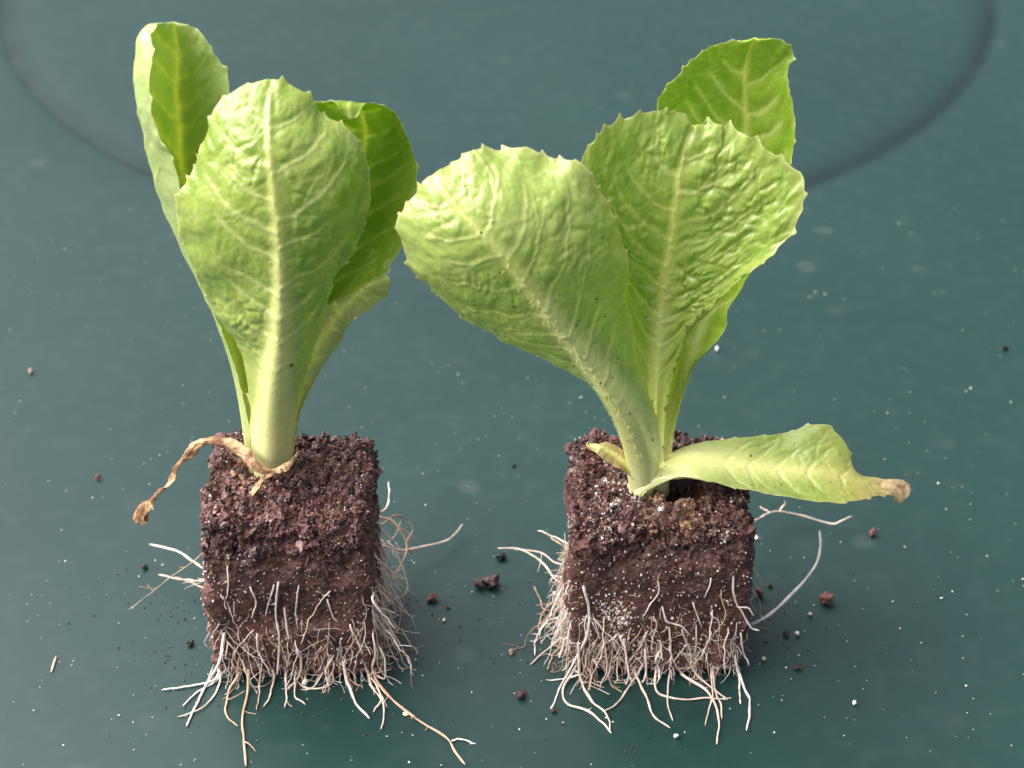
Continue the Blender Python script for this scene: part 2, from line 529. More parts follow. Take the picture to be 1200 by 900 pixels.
    # ---- teeth on both margins
    for e in (0, nw - 1):
        edgeP = P[:, e]
        al = np.r_[0, np.cumsum(np.linalg.norm(np.diff(edgeP, axis=0), axis=1))]
        out = P[:, e] - P[:, e + (6 if e == 0 else -6)]
        out /= np.linalg.norm(out, axis=1, keepdims=True) + 1e-9
        tg = np.gradient(edgeP, axis=0); tg /= np.linalg.norm(tg, axis=1, keepdims=True) + 1e-9
        out -= tg * (out * tg).sum(1, keepdims=True); out /= np.linalg.norm(out, axis=1, keepdims=True) + 1e-9
        tf = np.zeros(ns); hook = np.zeros(ns)
        x0 = tooth_from * al[-1]
        while x0 < al[-1] * 0.995:
            hgt = tooth * r.uniform(0.1, 1.45)
            g = tooth_gap * r.uniform(0.45, 1.7)
            tt = (al - x0)
            # a pointed tooth with a long rise and a short fall
            rise, fall = g * 0.55, g * 0.22
            f = np.where((tt > -rise) & (tt <= 0), (1 + tt / rise) ** 3, np.where((tt > 0) & (tt < fall), (1 - tt / fall) ** 1.6, 0))
            tf = np.maximum(tf, f * hgt)
            x0 += g
        tf += 0.035 * fbm(np.c_[al * 2.2, al * 0 + seed, al * 0 + e], seed, 2)
        sw = np.clip((np.abs(w) - 0.93) / 0.07, 0, 1) * ((w > 0) if e else (w < 0))
        dirv = out + 0.35 * tg
        P = P + sw[..., None] * tf[:, None, None] * dirv[:, None]
    # ---- front and back faces with real thickness
    th = thick * (0.55 + 0.45 * (1 - np.abs(w) ** 6)) + base_thick * np.exp(-(X / (rib_w * 1.25 * (1 - 0.6 * s) + 0.03)) ** 2) * (1 - sstep(0.0, 0.75, s)) ** 1.3
    th *= np.where(np.abs(w) > 0.999, 0.35, 1)
    du = np.gradient(P, axis=0); dv = np.gradient(P, axis=1)
    n2 = np.cross(dv, du); n2 /= np.linalg.norm(n2, axis=2, keepdims=True) + 1e-9
    if flip < 0: n2 = -n2
    fr = P + n2 * (h + th * (0.5 if abax else 0.4))[..., None]
    bk = P + n2 * (h * 0.6 - th * (0.5 if abax else 0.6))[..., None]
    # ---- colour that belongs to the leaf
    var = fbm(q * 1.7, seed + 50, 3)
    c = mixc(np.broadcast_to(green, X.shape + (3,)), deep, np.clip(0.35 + 0.45 * var + 0.25 * (cell - 0.5), 0, 1))
    c = mixc(c, VEIN, np.clip(vein_gain * (0.68 * vmask * blade + 0.20 * halo * blade + 0.24 * net * blade), 0, 1))
    pale = (1 - sstep(0.02, pale_len, s)) * (0.45 + 0.55 * np.exp(-(X / (0.5 + 0.2 * s)) ** 2))
    c = mixc(c, np.broadcast_to(PALE, c.shape), np.clip(pale, 0, 1) * 0.9)
    c = mixc(c, np.broadcast_to(PALE, c.shape), np.clip(0.85 * np.exp(-(X / (ribw * 1.15)) ** 2) * (1 - 0.25 * s), 0, 1))
    c = mixc(c, np.broadcast_to(WHITE, c.shape), np.clip((1 - sstep(0.0, 0.22, s)) * 0.7, 0, 1))
    em = sstep(0.90, 1.0, np.abs(w)) * sstep(0.15, 0.3, s)
    c = mixc(c, np.broadcast_to(np.array([0.55, 0.52, 0.20]), c.shape), em * yellow_edge * (0.6 + 0.6 * np.clip(var, -0.5, 0.7)))
    c = mixc(c, np.broadcast_to(np.array([0.72, 0.72, 0.36]), c.shape), 0.75 * sstep(0.982, 0.998, np.abs(w)) * sstep(0.15, 0.3, s))
    if brown_tip:
        bt = sstep(1 - brown_tip - 0.12, 1 - brown_tip + 0.10, s + 0.05 * wob)
        yt = sstep(1 - brown_tip - 0.32, 1 - brown_tip, s + 0.05 * wob)
        c = mixc(c, np.broadcast_to(YELL, c.shape), yt * 0.85)
        c = mixc(c, mixc(np.broadcast_to(np.array([0.60, 0.48, 0.28]), c.shape), BROWN, np.clip(0.4 + wob2, 0, 1)), bt)
    c = np.clip(c, 0.01, 0.95)
    nv = ns * nw
    idx = np.arange(nv).reshape(ns, nw)
    rim = np.r_[idx[0, :], idx[1:, -1], idx[-1, -2::-1], idx[-2:0:-1, 0]]
    nx = np.roll(rim, -1)
    quads = np.vstack([grid_quads(ns, nw, 0, flip < 0), grid_quads(ns, nw, nv, flip > 0),
                       np.stack([rim, rim + nv, nx + nv, nx], 1) if flip > 0 else np.stack([rim, nx, nx + nv, rim + nv], 1)])
    V = np.vstack([fr.reshape(-1, 3), bk.reshape(-1, 3)]) - stem
    cc = c.reshape(-1, 3)
    al_ = np.clip(np.exp(-np.maximum(th - thick, 0) / 0.05), 0.05, 1).ravel()
    me = np_mesh(name, V, quads, np.vstack([cc, cc]), alpha=np.r_[al_, al_])
    o = link(name, me, mat or MAT_LEAF, parent)
    # ---- bristles along the rib
    if bristle:
        vv, ff, off = [], [], 0
        for k in range(70):
            si = int(ns * r.uniform(0.12, 0.72)); wi = ic + int(r.normal(-5, 3))
            p0 = fr[si, wi] - stem; n0 = n2[si, wi] + 0.5 * r.normal(size=3) - 0.6 * dv[si, wi] / np.linalg.norm(dv[si, wi])
            n0 /= np.linalg.norm(n0)
            ln = r.uniform(0.07, 0.16)
            pa = p0 - n0 * 0.01 + np.outer(np.linspace(0, 1, 4), n0) * ln
            a, b = tube_arrays(pa, [0.014, 0.010, 0.006, 0.001], 4)
            vv.append(a); ff.append(b + off); off += len(a)
        me2 = np_mesh('bristles', np.vstack(vv), np.vstack(ff), np.tile(PALE, (off, 1)))
        tag(link('bristles', me2, MAT_LEAF, o), kind='stuff')
    if dirt:
        vv, ff, off = [], [], 0
        for k in range(dirt):
            si = int(ns * np.clip(r.normal(0.5, 0.17), 0.1, 0.95)); wi = int(nw * np.clip(r.normal(0.58, 0.2), 0.06, 0.94))
            p0 = fr[si, wi] - stem
            a, b = crumb(r, r.uniform(0.010, 0.026) * (1.8 if r.random() < 0.12 else 1), 0.5)
            vv.append(a + p0); ff.append(b + off); off += len(a)
        me2 = np_mesh('dirt_specks', np.vstack(vv), np.vstack(ff), np.tile([0.05, 0.035, 0.02], (off, 1)))
        tag(link('dirt_specks', me2, MAT_PEAT, o), kind='stuff')
    return o


# icosahedron crumbs
_t = (1 + 5 ** 0.5) / 2
ICO_V = np.array([(-1, _t, 0), (1, _t, 0), (-1, -_t, 0), (1, -_t, 0), (0, -1, _t), (0, 1, _t), (0, -1, -_t), (0, 1, -_t), (_t, 0, -1), (_t, 0, 1), (-_t, 0, -1), (-_t, 0, 1)], float)
ICO_V /= np.linalg.norm(ICO_V[0])
ICO_F = np.array([(0, 11, 5), (0, 5, 1), (0, 1, 7), (0, 7, 10), (0, 10, 11), (1, 5, 9), (5, 11, 4), (11, 10, 2), (10, 7, 6), (7, 1, 8), (3, 9, 4), (3, 4, 2), (3, 2, 6), (3, 6, 8), (3, 8, 9), (4, 9, 5), (2, 4, 11), (6, 2, 10), (8, 6, 7), (9, 8, 1)])


def sub_ico(V, F):
    V = list(map(tuple, V)); cache = {}; out = []

    def mid(a, b):
        k = (min(a, b), max(a, b))
        if k not in cache:
            m = np.array(V[a]) + np.array(V[b]); m /= np.linalg.norm(m)
            cache[k] = len(V); V.append(tuple(m))
        return cache[k]
    for a, b, c in F:
        ab, bc, ca = mid(a, b), mid(b, c), mid(c, a)
        out += [(a, ab, ca), (b, bc, ab), (c, ca, bc), (ab, bc, ca)]
    return np.array(V), np.array(out)


ICO2_V, ICO2_F = sub_ico(ICO_V, ICO_F)
ICO3_V, ICO3_F = sub_ico(ICO2_V, ICO2_F)


def rot_rand(r):
    q = r.normal(size=4); q /= np.linalg.norm(q)
    a, b, c, d = q
    return np.array([[1 - 2 * (c * c + d * d), 2 * (b * c - a * d), 2 * (b * d + a * c)], [2 * (b * c + a * d), 1 - 2 * (b * b + d * d), 2 * (c * d - a * b)], [2 * (b * d - a * c), 2 * (c * d + a * b), 1 - 2 * (b * b + c * c)]])


def crumb(r, size, rough=0.35, lvl=1):
    V, F = ((ICO_V, ICO_F), (ICO2_V, ICO2_F), (ICO3_V, ICO3_F))[lvl - 1]
    k = 1 + rough * noise(V * 1.7 + r.uniform(0, 50, 3), int(r.integers(999)))
    V = V * k[:, None] * r.uniform(0.6, 1.2, 3)
    return (V @ rot_rand(r).T) * size, F


# ------------------------------------------------------------------ peat plugs
PEAT = np.array([0.103, 0.041, 0.034])
PEAT_D = np.array([0.026, 0.012, 0.011])
PEAT_L = np.array([0.22, 0.135, 0.125])
PEAT_R = np.array([0.152, 0.056, 0.032])
TAN = np.array([0.27, 0.16, 0.085])


class Plug:
    def __init__(self, x0, x1, y0, y1, top, stem, seed, hole, tilt=(0, 0), mound=(0, 0, 0)):
        self.tilt, self.mound = tilt, mound
        self.x0, self.x1, self.y0, self.y1, self.top, self.stem, self.seed, self.hole = x0, x1, y0, y1, top, stem, seed, hole
        self.c = np.array([(x0 + x1) / 2, (y0 + y1) / 2, top / 2])
        self.h = np.array([(x1 - x0) / 2, (y1 - y0) / 2, top / 2])

    def surface(self, n):
        """points n (N,3) on the unit cube -> displaced points, smooth normals"""
        p = 13.0
        d = (np.abs(n) ** p).sum(1) ** (1 / p)
        u = n / d[:, None]
        P = self.c + u * self.h
        nr = np.sign(u) * np.abs(u) ** 10 / self.h
        nr /= np.linalg.norm(nr, axis=1, keepdims=True) + 1e-9
        return P, nr, u

    def displace(self, P, nr, u):
        sd = self.seed
        up = sstep(0.30, 0.85, u[:, 2])          # crumbly toward the top, pressed smooth lower down
        low = sstep(-0.3, -0.95, u[:, 2])
        big = fbm(P * 0.9, sd, 3)
        med = fbm(P * 3.1, sd + 20, 3)
        sm = fbm(P * 9.5, sd + 40, 3)
        rid = 1 - np.abs(fbm(P * 4.3, sd + 60, 3))
        d = 0.11 * big + (0.035 + 0.10 * up + 0.07 * low) * med + (0.013 + 0.054 * up + 0.02 * low) * sm
        d += up * 0.12 * (rid - 0.6) - up * 0.10
        topf = sstep(0.55, 0.95, u[:, 2])
        hx, hy, hr, hd = self.hole
        rr = np.hypot((P[:, 0] - hx) * 1.0, (P[:, 1] - hy) * 1.15)
        pit = (1 - sstep(hr * 0.55, hr * 1.15, rr + 0.12 * med)) * sstep(0.7, 0.95, u[:, 2])
        Q = P + nr * d[:, None]
        Q[:, 2] -= pit * hd
        mx_, my_, mh_ = self.mound                    # soil drawn up round the neck of the plant
        Q[:, 2] += topf * mh_ * np.exp(-((P[:, 0] - mx_) ** 2 + (P[:, 1] - my_) ** 2) / 0.22)
        Q[:, 2] += topf * (0.06 * big + self.tilt[0] * u[:, 0] + self.tilt[1] * u[:, 1])
        Q[:, 2] = np.maximum(Q[:, 2], 0.004)
        return Q, pit, med, sm, up, rr

    def build(self, parent, origin, grains, tan_patch):
        sd = self.seed
        r = np.random.default_rng(sd)
        m = 130
        g = np.linspace(-1, 1, m)
        A, B = np.meshgrid(g, g, indexing='ij')
        one = np.ones_like(A)
        V, F, off = [], [], 0
        for fx in range(6):
            ax, sg = fx // 2, 1 - 2 * (fx % 2)
            pts = np.zeros((m, m, 3)); o = [k for k in range(3) if k != ax]
            pts[..., ax] = sg; pts[..., o[0]] = A; pts[..., o[1]] = B
            fl = (sg > 0) == (ax == 1)
            V.append(pts.reshape(-1, 3)); F.append(grid_quads(m, m, off, not fl)); off += m * m
        V = np.vstack(V); F = np.vstack(F)
        # weld the seams
        key = np.round((V + 1) * (m - 1) / 2).astype(np.int64)
        key = key[:, 0] * 1000003 + key[:, 1] * 1009 + key[:, 2]
        _, first, inv = np.unique(key, return_index=True, return_inverse=True)
        V = V[first]; F = inv.ravel()[F]
        P, nr, u = self.surface(V)
        Q, pit, med, sm, up, rr = self.displace(P, nr, u)
        b = fbm(Q * 2.2, sd + 80, 4)
        fine = noise(Q * 22, sd + 90)
        c = mixc(np.broadcast_to(PEAT, Q.shape), PEAT_D, np.clip(0.25 + 0.6 * b, 0, 1))
        c = mixc(c, np.broadcast_to(PEAT_L, c.shape), np.clip(0.55 * sstep(0.15, 0.9, fine + 0.4 * med), 0, 1))
        c = mixc(c, np.broadcast_to(PEAT_R, c.shape), 0.7 * sstep(0.55, 0.9, noise(Q * 13, sd + 95)))
        tx, ty, trr, tamt = tan_patch
        self.tan = tan_patch
        tp = (1 - sstep(trr * 0.4, trr, np.hypot(Q[:, 0] - tx, Q[:, 1] - ty) + 0.25 * med)) * sstep(0.5, 0.9, u[:, 2]) * (1 - pit)
        c = mixc(c, np.broadcast_to(TAN, c.shape), np.clip(tp * tamt, 0, 1))
        me = np_mesh('root_ball', Q - origin, F, c)
        rb = link('root_ball', me, MAT_PEAT, parent)
        self.rb = rb
        # ---- loose crumbs sitting in the surface
        n = 5600
        uu = self.pick(r, n)
        P, nr, u = self.surface(uu); Q2, pit2, *_ , up2, rr2 = self.displace(P, nr, u)
        vv, ff, cc, off = [], [], [], 0
        for k in range(n):
            if r.random() > 0.07 + 0.93 * up2[k]: continue
            sz = min(0.13, r.lognormal(-3.3, 0.5)) * (0.6 + 0.5 * up2[k])
            a, f = crumb(r, sz, 1.1, 1 if sz < 0.035 else 2)
            q = Q2[k] - nr[k] * sz * 0.15
            a = a + q; a[:, 2] = np.maximum(a[:, 2], 0.003)
            vv.append(a - origin); ff.append(f + off); off += len(a)
            base = (PEAT, PEAT_D, PEAT_L, PEAT_R)[r.choice(4, p=[0.56, 0.22, 0.13, 0.09])]
            if sz > 0.05 and base is PEAT_R: base = PEAT
            if u[k, 2] > 0.8 and math.hypot(q[0] - tx, q[1] - ty) < trr * r.uniform(0.3, 1.0) and r.random() < tamt * 0.7: base = TAN
            cc.append(np.tile(base * r.uniform(0.75, 1.25), (len(a), 1)))
        tag(link('peat_crumbs', np_mesh('peat_crumbs', np.vstack(vv), np.vstack(ff), np.vstack(cc), False), MAT_PEAT, rb), kind='stuff')
        # ---- pale grit and perlite
        vv, ff, cc, off = [], [], [], 0
        spots = []
        uu = self.pick(r, 850)
        for k in range(850): spots.append((uu[k], r.uniform(0.012, 0.034)))
        for px, py, spread, cnt, smax in grains:
            q = self.pixel_hit(px, py)
            for k in range(cnt):
                d = r.normal(size=3) * spread
                spots.append((q + d, r.uniform(0.016, smax)))
        un = np.array([s_[0] for s_ in spots])
        mxa = np.abs(un).max(1, keepdims=True)
        un = un / mxa
        P, nr, u = self.surface(un); Q3, *_ = self.displace(P, nr, u)
        for k, (_, sz) in enumerate(spots):
            a, f = crumb(r, sz, 0.35, 1)
            a = a + Q3[k] + nr[k] * sz * 0.45
            a[:, 2] = np.maximum(a[:, 2], 0.003)
            vv.append(a - origin); ff.append(f + off); off += len(a)
            base = (np.array([0.66, 0.60, 0.53]), np.array([0.50, 0.38, 0.26]), np.array([0.78, 0.75, 0.72]))[r.choice(3, p=[0.4, 0.4, 0.2])]
            cc.append(np.tile(base * r.uniform(0.7, 1.1), (len(a), 1)))
        tag(link('grit_grains', np_mesh('grit_grains', np.vstack(vv), np.vstack(ff), np.vstack(cc), False), MAT_GRIT, rb), kind='stuff')
        # ---- short peat fibres
        vv, ff, cc, off = [], [], [], 0
        uu = self.pick(r, 1500)
        P, nr, u = self.surface(uu); Q4, *_ = self.displace(P, nr, u)
        for k in range(1500):
            d = r.normal(size=3); d -= nr[k] * (d @ nr[k]) * 0.75; d /= np.linalg.norm(d)
            ln = r.uniform(0.06, 0.28); bend = r.normal(size=3) * 0.25
            t = np.linspace(-0.5, 0.5, 5)[:, None]
            pa = Q4[k] + nr[k] * 0.012 + d * t * ln + bend * (t ** 2) * ln
            pa[:, 2] = np.maximum(pa[:, 2], 0.006)
            a, f = tube_arrays(pa, np.full(5, r.uniform(0.004, 0.009)), 3)
            vv.append(a - origin); ff.append(f + off); off += len(a)
            base = (np.array([0.33, 0.19, 0.12]), PEAT_R * 1.3, np.array([0.5, 0.38, 0.28]), PEAT)[r.choice(4, p=[0.3, 0.3, 0.15, 0.25])]
            cc.append(np.tile(base, (len(a), 1)))
        tag(link('peat_fibres', np_mesh('peat_fibres', np.vstack(vv), np.vstack(ff), np.vstack(cc)), MAT_ROOT, rb), kind='stuff')
        return rb

    def hug(self, x, z, face, other, lift):
        """points on the displaced face: face 0 front, 1 left, 2 right"""
        x, z = np.atleast_1d(x).astype(float), np.atleast_1d(z).astype(float)
        zn = np.clip((z - self.c[2]) / self.h[2], -0.93, 0.9)
        if face == 0: un = np.c_[np.clip((x - self.c[0]) / self.h[0], -0.95, 0.95), -np.ones(len(x)), zn]
        else: un = np.c_[np.full(len(x), -1.0 if face == 1 else 1.0), np.clip((x - self.c[1]) / self.h[1], -0.95, 0.95), zn]
        P, nr, u = self.surface(un)
        Q, *_ = self.displace(P, nr, u)
        return Q + nr * np.asarray(lift)[..., None], nr

    def pick(self, r, n):
        """random places on the unit cube, leaving out the underside and most of the back"""
        out = []
        area = [('front', 0.36), ('top', 0.36), ('left', 0.13), ('right', 0.13), ('back', 0.02)]
        ch = r.choice(5, n, p=[a[1] for a in area])
        a, b = r.uniform(-1, 1, n), r.uniform(-1, 1, n)
        o = np.ones(n)
        tbl = [np.c_[a, -o, b], np.c_[a, b, o], np.c_[-o, a, b], np.c_[o, a, b], np.c_[a, o, b]]
        return np.choose(ch[:, None], tbl)

    def pixel_hit(self, px, py):
        """unit-cube place under a pixel: front face or top"""
        q = on_y(px, py, self.y0)
        if q[2] <= self.top:
            return np.array([(q[0] - self.c[0]) / self.h[0], -1.0, (q[2] - self.c[2]) / self.h[2]])
        q = on_z(px, py, self.top)
        return np.array([(q[0] - self.c[0]) / self.h[0], (q[1] - self.c[1]) / self.h[1], 1.0])


# ------------------------------------------------------------------ roots
ROOT_C = [np.array([0.76, 0.60, 0.48]), np.array([0.84, 0.74, 0.66]), np.array([0.52, 0.34, 0.22]), np.array([0.40, 0.24, 0.15])]


def add_root(plug, origin, path, rad0, rad1, col, r, twigs=0, knob=0.0):
    path = np.asarray(path, float)
    path = resample(path, max(8, min(40, int(5 + 9 * np.linalg.norm(np.diff(path, axis=0), axis=1).sum()))))
    n = len(path)
    t = np.linspace(0, 1, n)
    path[:, :] += 0.018 * np.c_[noise(np.c_[t * 9, t * 0, t * 0 + r.uniform(0, 99)], 1), noise(np.c_[t * 9, t * 0 + 7, t * 0 + r.uniform(0, 99)], 2), noise(np.c_[t * 9, t * 0 + 3, t * 0 + r.uniform(0, 99)], 3)]
    rad = (rad0 + (rad1 - rad0) * t ** 0.8) * (0.80 if rad0 > 0.03 else 1)
    rad = rad * (1 + 0.28 * noise(np.c_[t * 14, t * 0, t * 0 + r.uniform(0, 99)], 4))
    rad[-1] *= 0.4
    path[:, 2] = np.maximum(path[:, 2], rad + 0.003)
    V, F = tube_arrays(path, rad, 6)
    vv, ff, off = [V], [F], len(V)
    for k in range(twigs):
        i = int(r.uniform(0.15, 0.9) * (n - 1))
        d = path[min(i + 1, n - 1)] - path[max(i - 1, 0)]; d /= np.linalg.norm(d) + 1e-9
        d = d * 0.6 + r.normal(size=3) * np.array([0.8, 0.4, 0.4]); d /= np.linalg.norm(d)
        ln = r.uniform(0.12, 0.4)
        pa = path[i] + np.outer(np.linspace(0, 1, 6), d) * ln + np.outer(np.linspace(0, 1, 6) ** 2, r.normal(size=3)) * 0.12
        pa[:, 2] = np.maximum(pa[:, 2], 0.02)
        a, b = tube_arrays(pa, np.linspace(rad[i] * 0.6, 0.007, 6), 5)
        vv.append(a); ff.append(b + off); off += len(a)
    V = np.vstack(vv)
    c = np.tile(col, (len(V), 1)) * (0.9 + 0.25 * noise(V * 6, 77)[:, None])
    # tips are whiter, older stretches browner
    me = np_mesh('root', V - origin, np.vstack(ff), np.clip(c, 0.02, 0.9))
    return link('root', me, MAT_ROOT, plug.rb)


def px_path(plug, pts, lift=0.07, ground=0.045):
    """pixels -> on the plug's front face, and on the table once past its foot"""
    out = []
    for p in pts:
        q = on_y(p[0], p[1], plug.y0 - lift)
        if q[2] > 0.3 and plug.x0 < q[0] < plug.x1 and len(p) == 2:
            yq = plug.hug(q[0], q[2], 0, None, 0.035)[0][0, 1]
            q = on_y(p[0], p[1], yq)
        if q[2] < ground:
            q = on_z(p[0], p[1], ground)
        if len(p) > 2: q = on_z(p[0], p[1], p[2])
        out.append(q)
    out = np.array(out)
    a = out[0]
    if len(pts[0]) == 2:
        if a[2] <= ground + 1e-6:
            foot = np.array([np.clip(a[0], plug.x0 + 0.2, plug.x1 - 0.2), plug.y0 + 0.12, 0.22])
        else:
            foot = a + np.array([0.0, 0.28, 0.06])
        if np.linalg.norm(foot - a) < 1.3: out = np.vstack([foot, out])
    else:
        sx = plug.x0 + 0.15 if a[0] < plug.c[0] else plug.x1 - 0.15
        if abs(a[0] - sx) < 0.8: out = np.vstack([[sx, a[1] + 0.05, a[2] + 0.05], out])
    return out


def root_walk(plug, r, face, z, ln, drop=1.0):
    """a wandering path pressed on a face of the plug, going on over the table at its foot"""
    lo, hi = ((plug.x0, plug.x1) if face == 0 else (plug.y0, plug.y0 + 2.9))
    x = r.uniform(lo + 0.1, hi - 0.1)
    dx, dz = r.normal(0, 0.45), -drop
    st = 0.075
    xs, zs, ls = [x], [z], [-0.06]
    lift, trend = 0.01, r.uniform(0.0, 0.035) * (2.2 if r.random() < 0.25 else 1) * (1 if face == 0 else r.uniform(1, 3.2))
    n = int(ln / st)
    tail = None
    for i in range(n):
        dx = dx * 0.9 + r.normal(0, 0.2); dz += r.normal(0, 0.14) - 0.05 * drop; dz = min(dz, 0.25)
        k = math.hypot(dx, dz) + 1e-6; dx /= k; dz /= k
        x += dx * st; z += dz * st; lift += trend * 0.5
        if z < 0.16: tail = n - i; break
        xs.append(x); zs.append(z); ls.append(lift)
    Q, nr = plug.hug(np.array(xs), np.array(zs), face, None, np.array(ls))
    path = list(Q)
    if tail:
        p = path[-1].copy(); nm = nr[-1].copy(); nm[2] = 0; nm /= np.linalg.norm(nm) + 1e-9
        sd = np.array([-nm[1], nm[0], 0]); d = nm * 0.8 + sd * dx * 0.7 + np.array([0, 0, -0.6])
        for i in range(min(tail, 12)):
            d = d + r.normal(size=3) * np.array([.25, .25, .06]) + np.array([0, 0, -0.12])
            d /= np.linalg.norm(d); p = p + d * st; p[2] = max(p[2], 0.02)
            path.append(p.copy())
    return np.array(path)


def random_roots(plug, origin, count, r, zmax=2.9, wl=0.2, wr=0.2):
    # roots come in loose bundles, not evenly
    knots = r.uniform(0, 1, 9)
    for k in range(count):
        face = int(r.choice(3, p=[1 - wl - wr, wl, wr]))
        z = float(np.clip(r.normal(1.25 if face == 0 else 1.6, 0.75), 0.15, zmax))
        path = root_walk(plug, r, face, z, r.uniform(0.5, 1.9))
        if len(path) < 5: continue
        th = float(np.clip(r.lognormal(-3.95, 0.38), 0.009, 0.034))
        add_root(plug, origin, path, th, th * 0.4, ROOT_C[r.choice(4, p=[0.40, 0.32, 0.2, 0.08])] * r.uniform(0.85, 1.15), r, twigs=int(r.integers(1, 5)))


def fine_roots(plug, origin, count, r, wl=0.25, wr=0.25):
    vv, ff, cc, off = [], [], [], 0
    for k in range(count):
        face = int(r.choice(3, p=[1 - wl - wr, wl, wr]))
        z = float(np.clip(abs(r.normal(0.8, 0.8)), 0.12, 3.2))
        path = root_walk(plug, r, face, z, r.uniform(0.25, 0.9), drop=r.uniform(0.1, 1))
        if len(path) < 4: continue
        t0 = r.uniform(0.006, 0.012)
        a, f = tube_arrays(path, np.linspace(t0, 0.003, len(path)), 4)
        a[:, 2] = np.maximum(a[:, 2], 0.004)
        vv.append(a - origin); ff.append(f + off); off += len(a)
        cc.append(np.tile(ROOT_C[r.choice(4, p=[0.45, 0.37, 0.14, 0.04])] * r.uniform(0.75, 1.1), (len(a), 1)))
    tag(link('fine_roots', np_mesh('fine_roots', np.vstack(vv), np.vstack(ff), np.vstack(cc)), MAT_ROOT, plug.rb), kind='stuff')


# ------------------------------------------------------------------ dried, shrivelled leaf strips
def build_ribbon(name, parent, stem, pts, seed, cols=(np.array([0.20, 0.10, 0.045]), np.array([0.56, 0.38, 0.21])), twist=2.6, curl=0.7):
    """pts: (px, py, dy, width cm)"""
    r = np.random.default_rng(seed)
    ns, nw = 150, 26
    k = resample(pts, ns)
    C = on_y(k[:, 0], k[:, 1], stem[1] + k[:, 2])
    W = k[:, 3]
    T = np.gradient(C, axis=0); T /= np.linalg.norm(T, axis=1, keepdims=True)
    ref = np.array([0.0, -0.75, 0.66])
    A = np.cross(T, ref); A /= np.linalg.norm(A, axis=1, keepdims=True)
    B = np.cross(A, T)
    t = np.linspace(0, 1, ns)
    tw = twist * (fbm(np.c_[t * 2.5, t * 0, t * 0 + seed], seed, 2)) * sstep(0, 0.3, t)
    v = np.linspace(-1, 1, nw)
    ang = v[None, :] * curl * (1 + 0.6 * noise(np.c_[t * 5, t * 0 + 2, t * 0], seed))[:, None]
    lx = np.sin(ang) / max(curl, 0.1); lz = (1 - np.cos(ang)) / max(curl, 0.1)
    q = np.stack([np.broadcast_to(v, (ns, nw)) * W[:, None] * 3, (t * 12)[:, None] * np.ones(nw), np.full((ns, nw), seed * 1.0)], -1)
    crk = fbm(q * 1.6, seed + 3, 5, 0.62)
    edge = 1 + 0.30 * fbm(np.c_[t * 14, t * 0, t * 0], seed + 8, 3)
    cx = lx * W[:, None] * edge[:, None]; cz = -lz * W[:, None] + 0.34 * crk * W[:, None]
    cs, sn = np.cos(tw)[:, None], np.sin(tw)[:, None]
    P = C[:, None] + A[:, None] * (cx * cs - cz * sn)[..., None] + B[:, None] * (cx * sn + cz * cs)[..., None]
    du = np.gradient(P, axis=0); dv = np.gradient(P, axis=1)
    n = np.cross(du, dv); n /= np.linalg.norm(n, axis=2, keepdims=True) + 1e-9
    V = np.vstack([(P + n * 0.006).reshape(-1, 3), (P - n * 0.006).reshape(-1, 3)]) - stem
    nv = ns * nw
    idx = np.arange(nv).reshape(ns, nw)
    rim = np.r_[idx[0, :], idx[1:, -1], idx[-1, -2::-1], idx[-2:0:-1, 0]]; nx = np.roll(rim, -1)
    F = np.vstack([grid_quads(ns, nw, 0), grid_quads(ns, nw, nv, True), np.stack([rim, rim + nv, nx + nv, nx], 1)])
    c = mixc(np.broadcast_to(cols[1], (ns, nw, 3)), cols[0], np.clip(0.35 + 1.1 * crk + 0.3 * sstep(.6, 1, t)[:, None], 0, 1)).reshape(-1, 3)
    return link(name, np_mesh(name, V, F, np.vstack([c, c])), MAT_DRY, parent)


# ================================================================== left seedling
plugL = Plug(-7.42, -3.38, -12.33, -8.8, 5.05, None, 3, (-5.9, -10.2, 0.55, 0.25), (-0.10, 0.14), (-5.8, -10.95, 0.16))
stemL = np.array([-5.8, -10.35, 4.75])
left = link('lettuce_seedling', None, None, None, stemL)
tag(left, 'upright lettuce seedling with closed leaves and a withered brown leaf hanging left', 'seedling', 'lettuce seedlings in peat plugs')
plugL.build(left, stemL, [(344, 608, 0.02, 10, 0.05), (262, 640, 0.10, 14, 0.04), (256, 690, 0.12, 16, 0.035), (425, 560, 0.2, 60, 0.03), (310, 690, 0.5, 90, 0.028), (390, 580, 0.35, 60, 0.03)], (-6.1, -10.7, 0.8, 0.35))

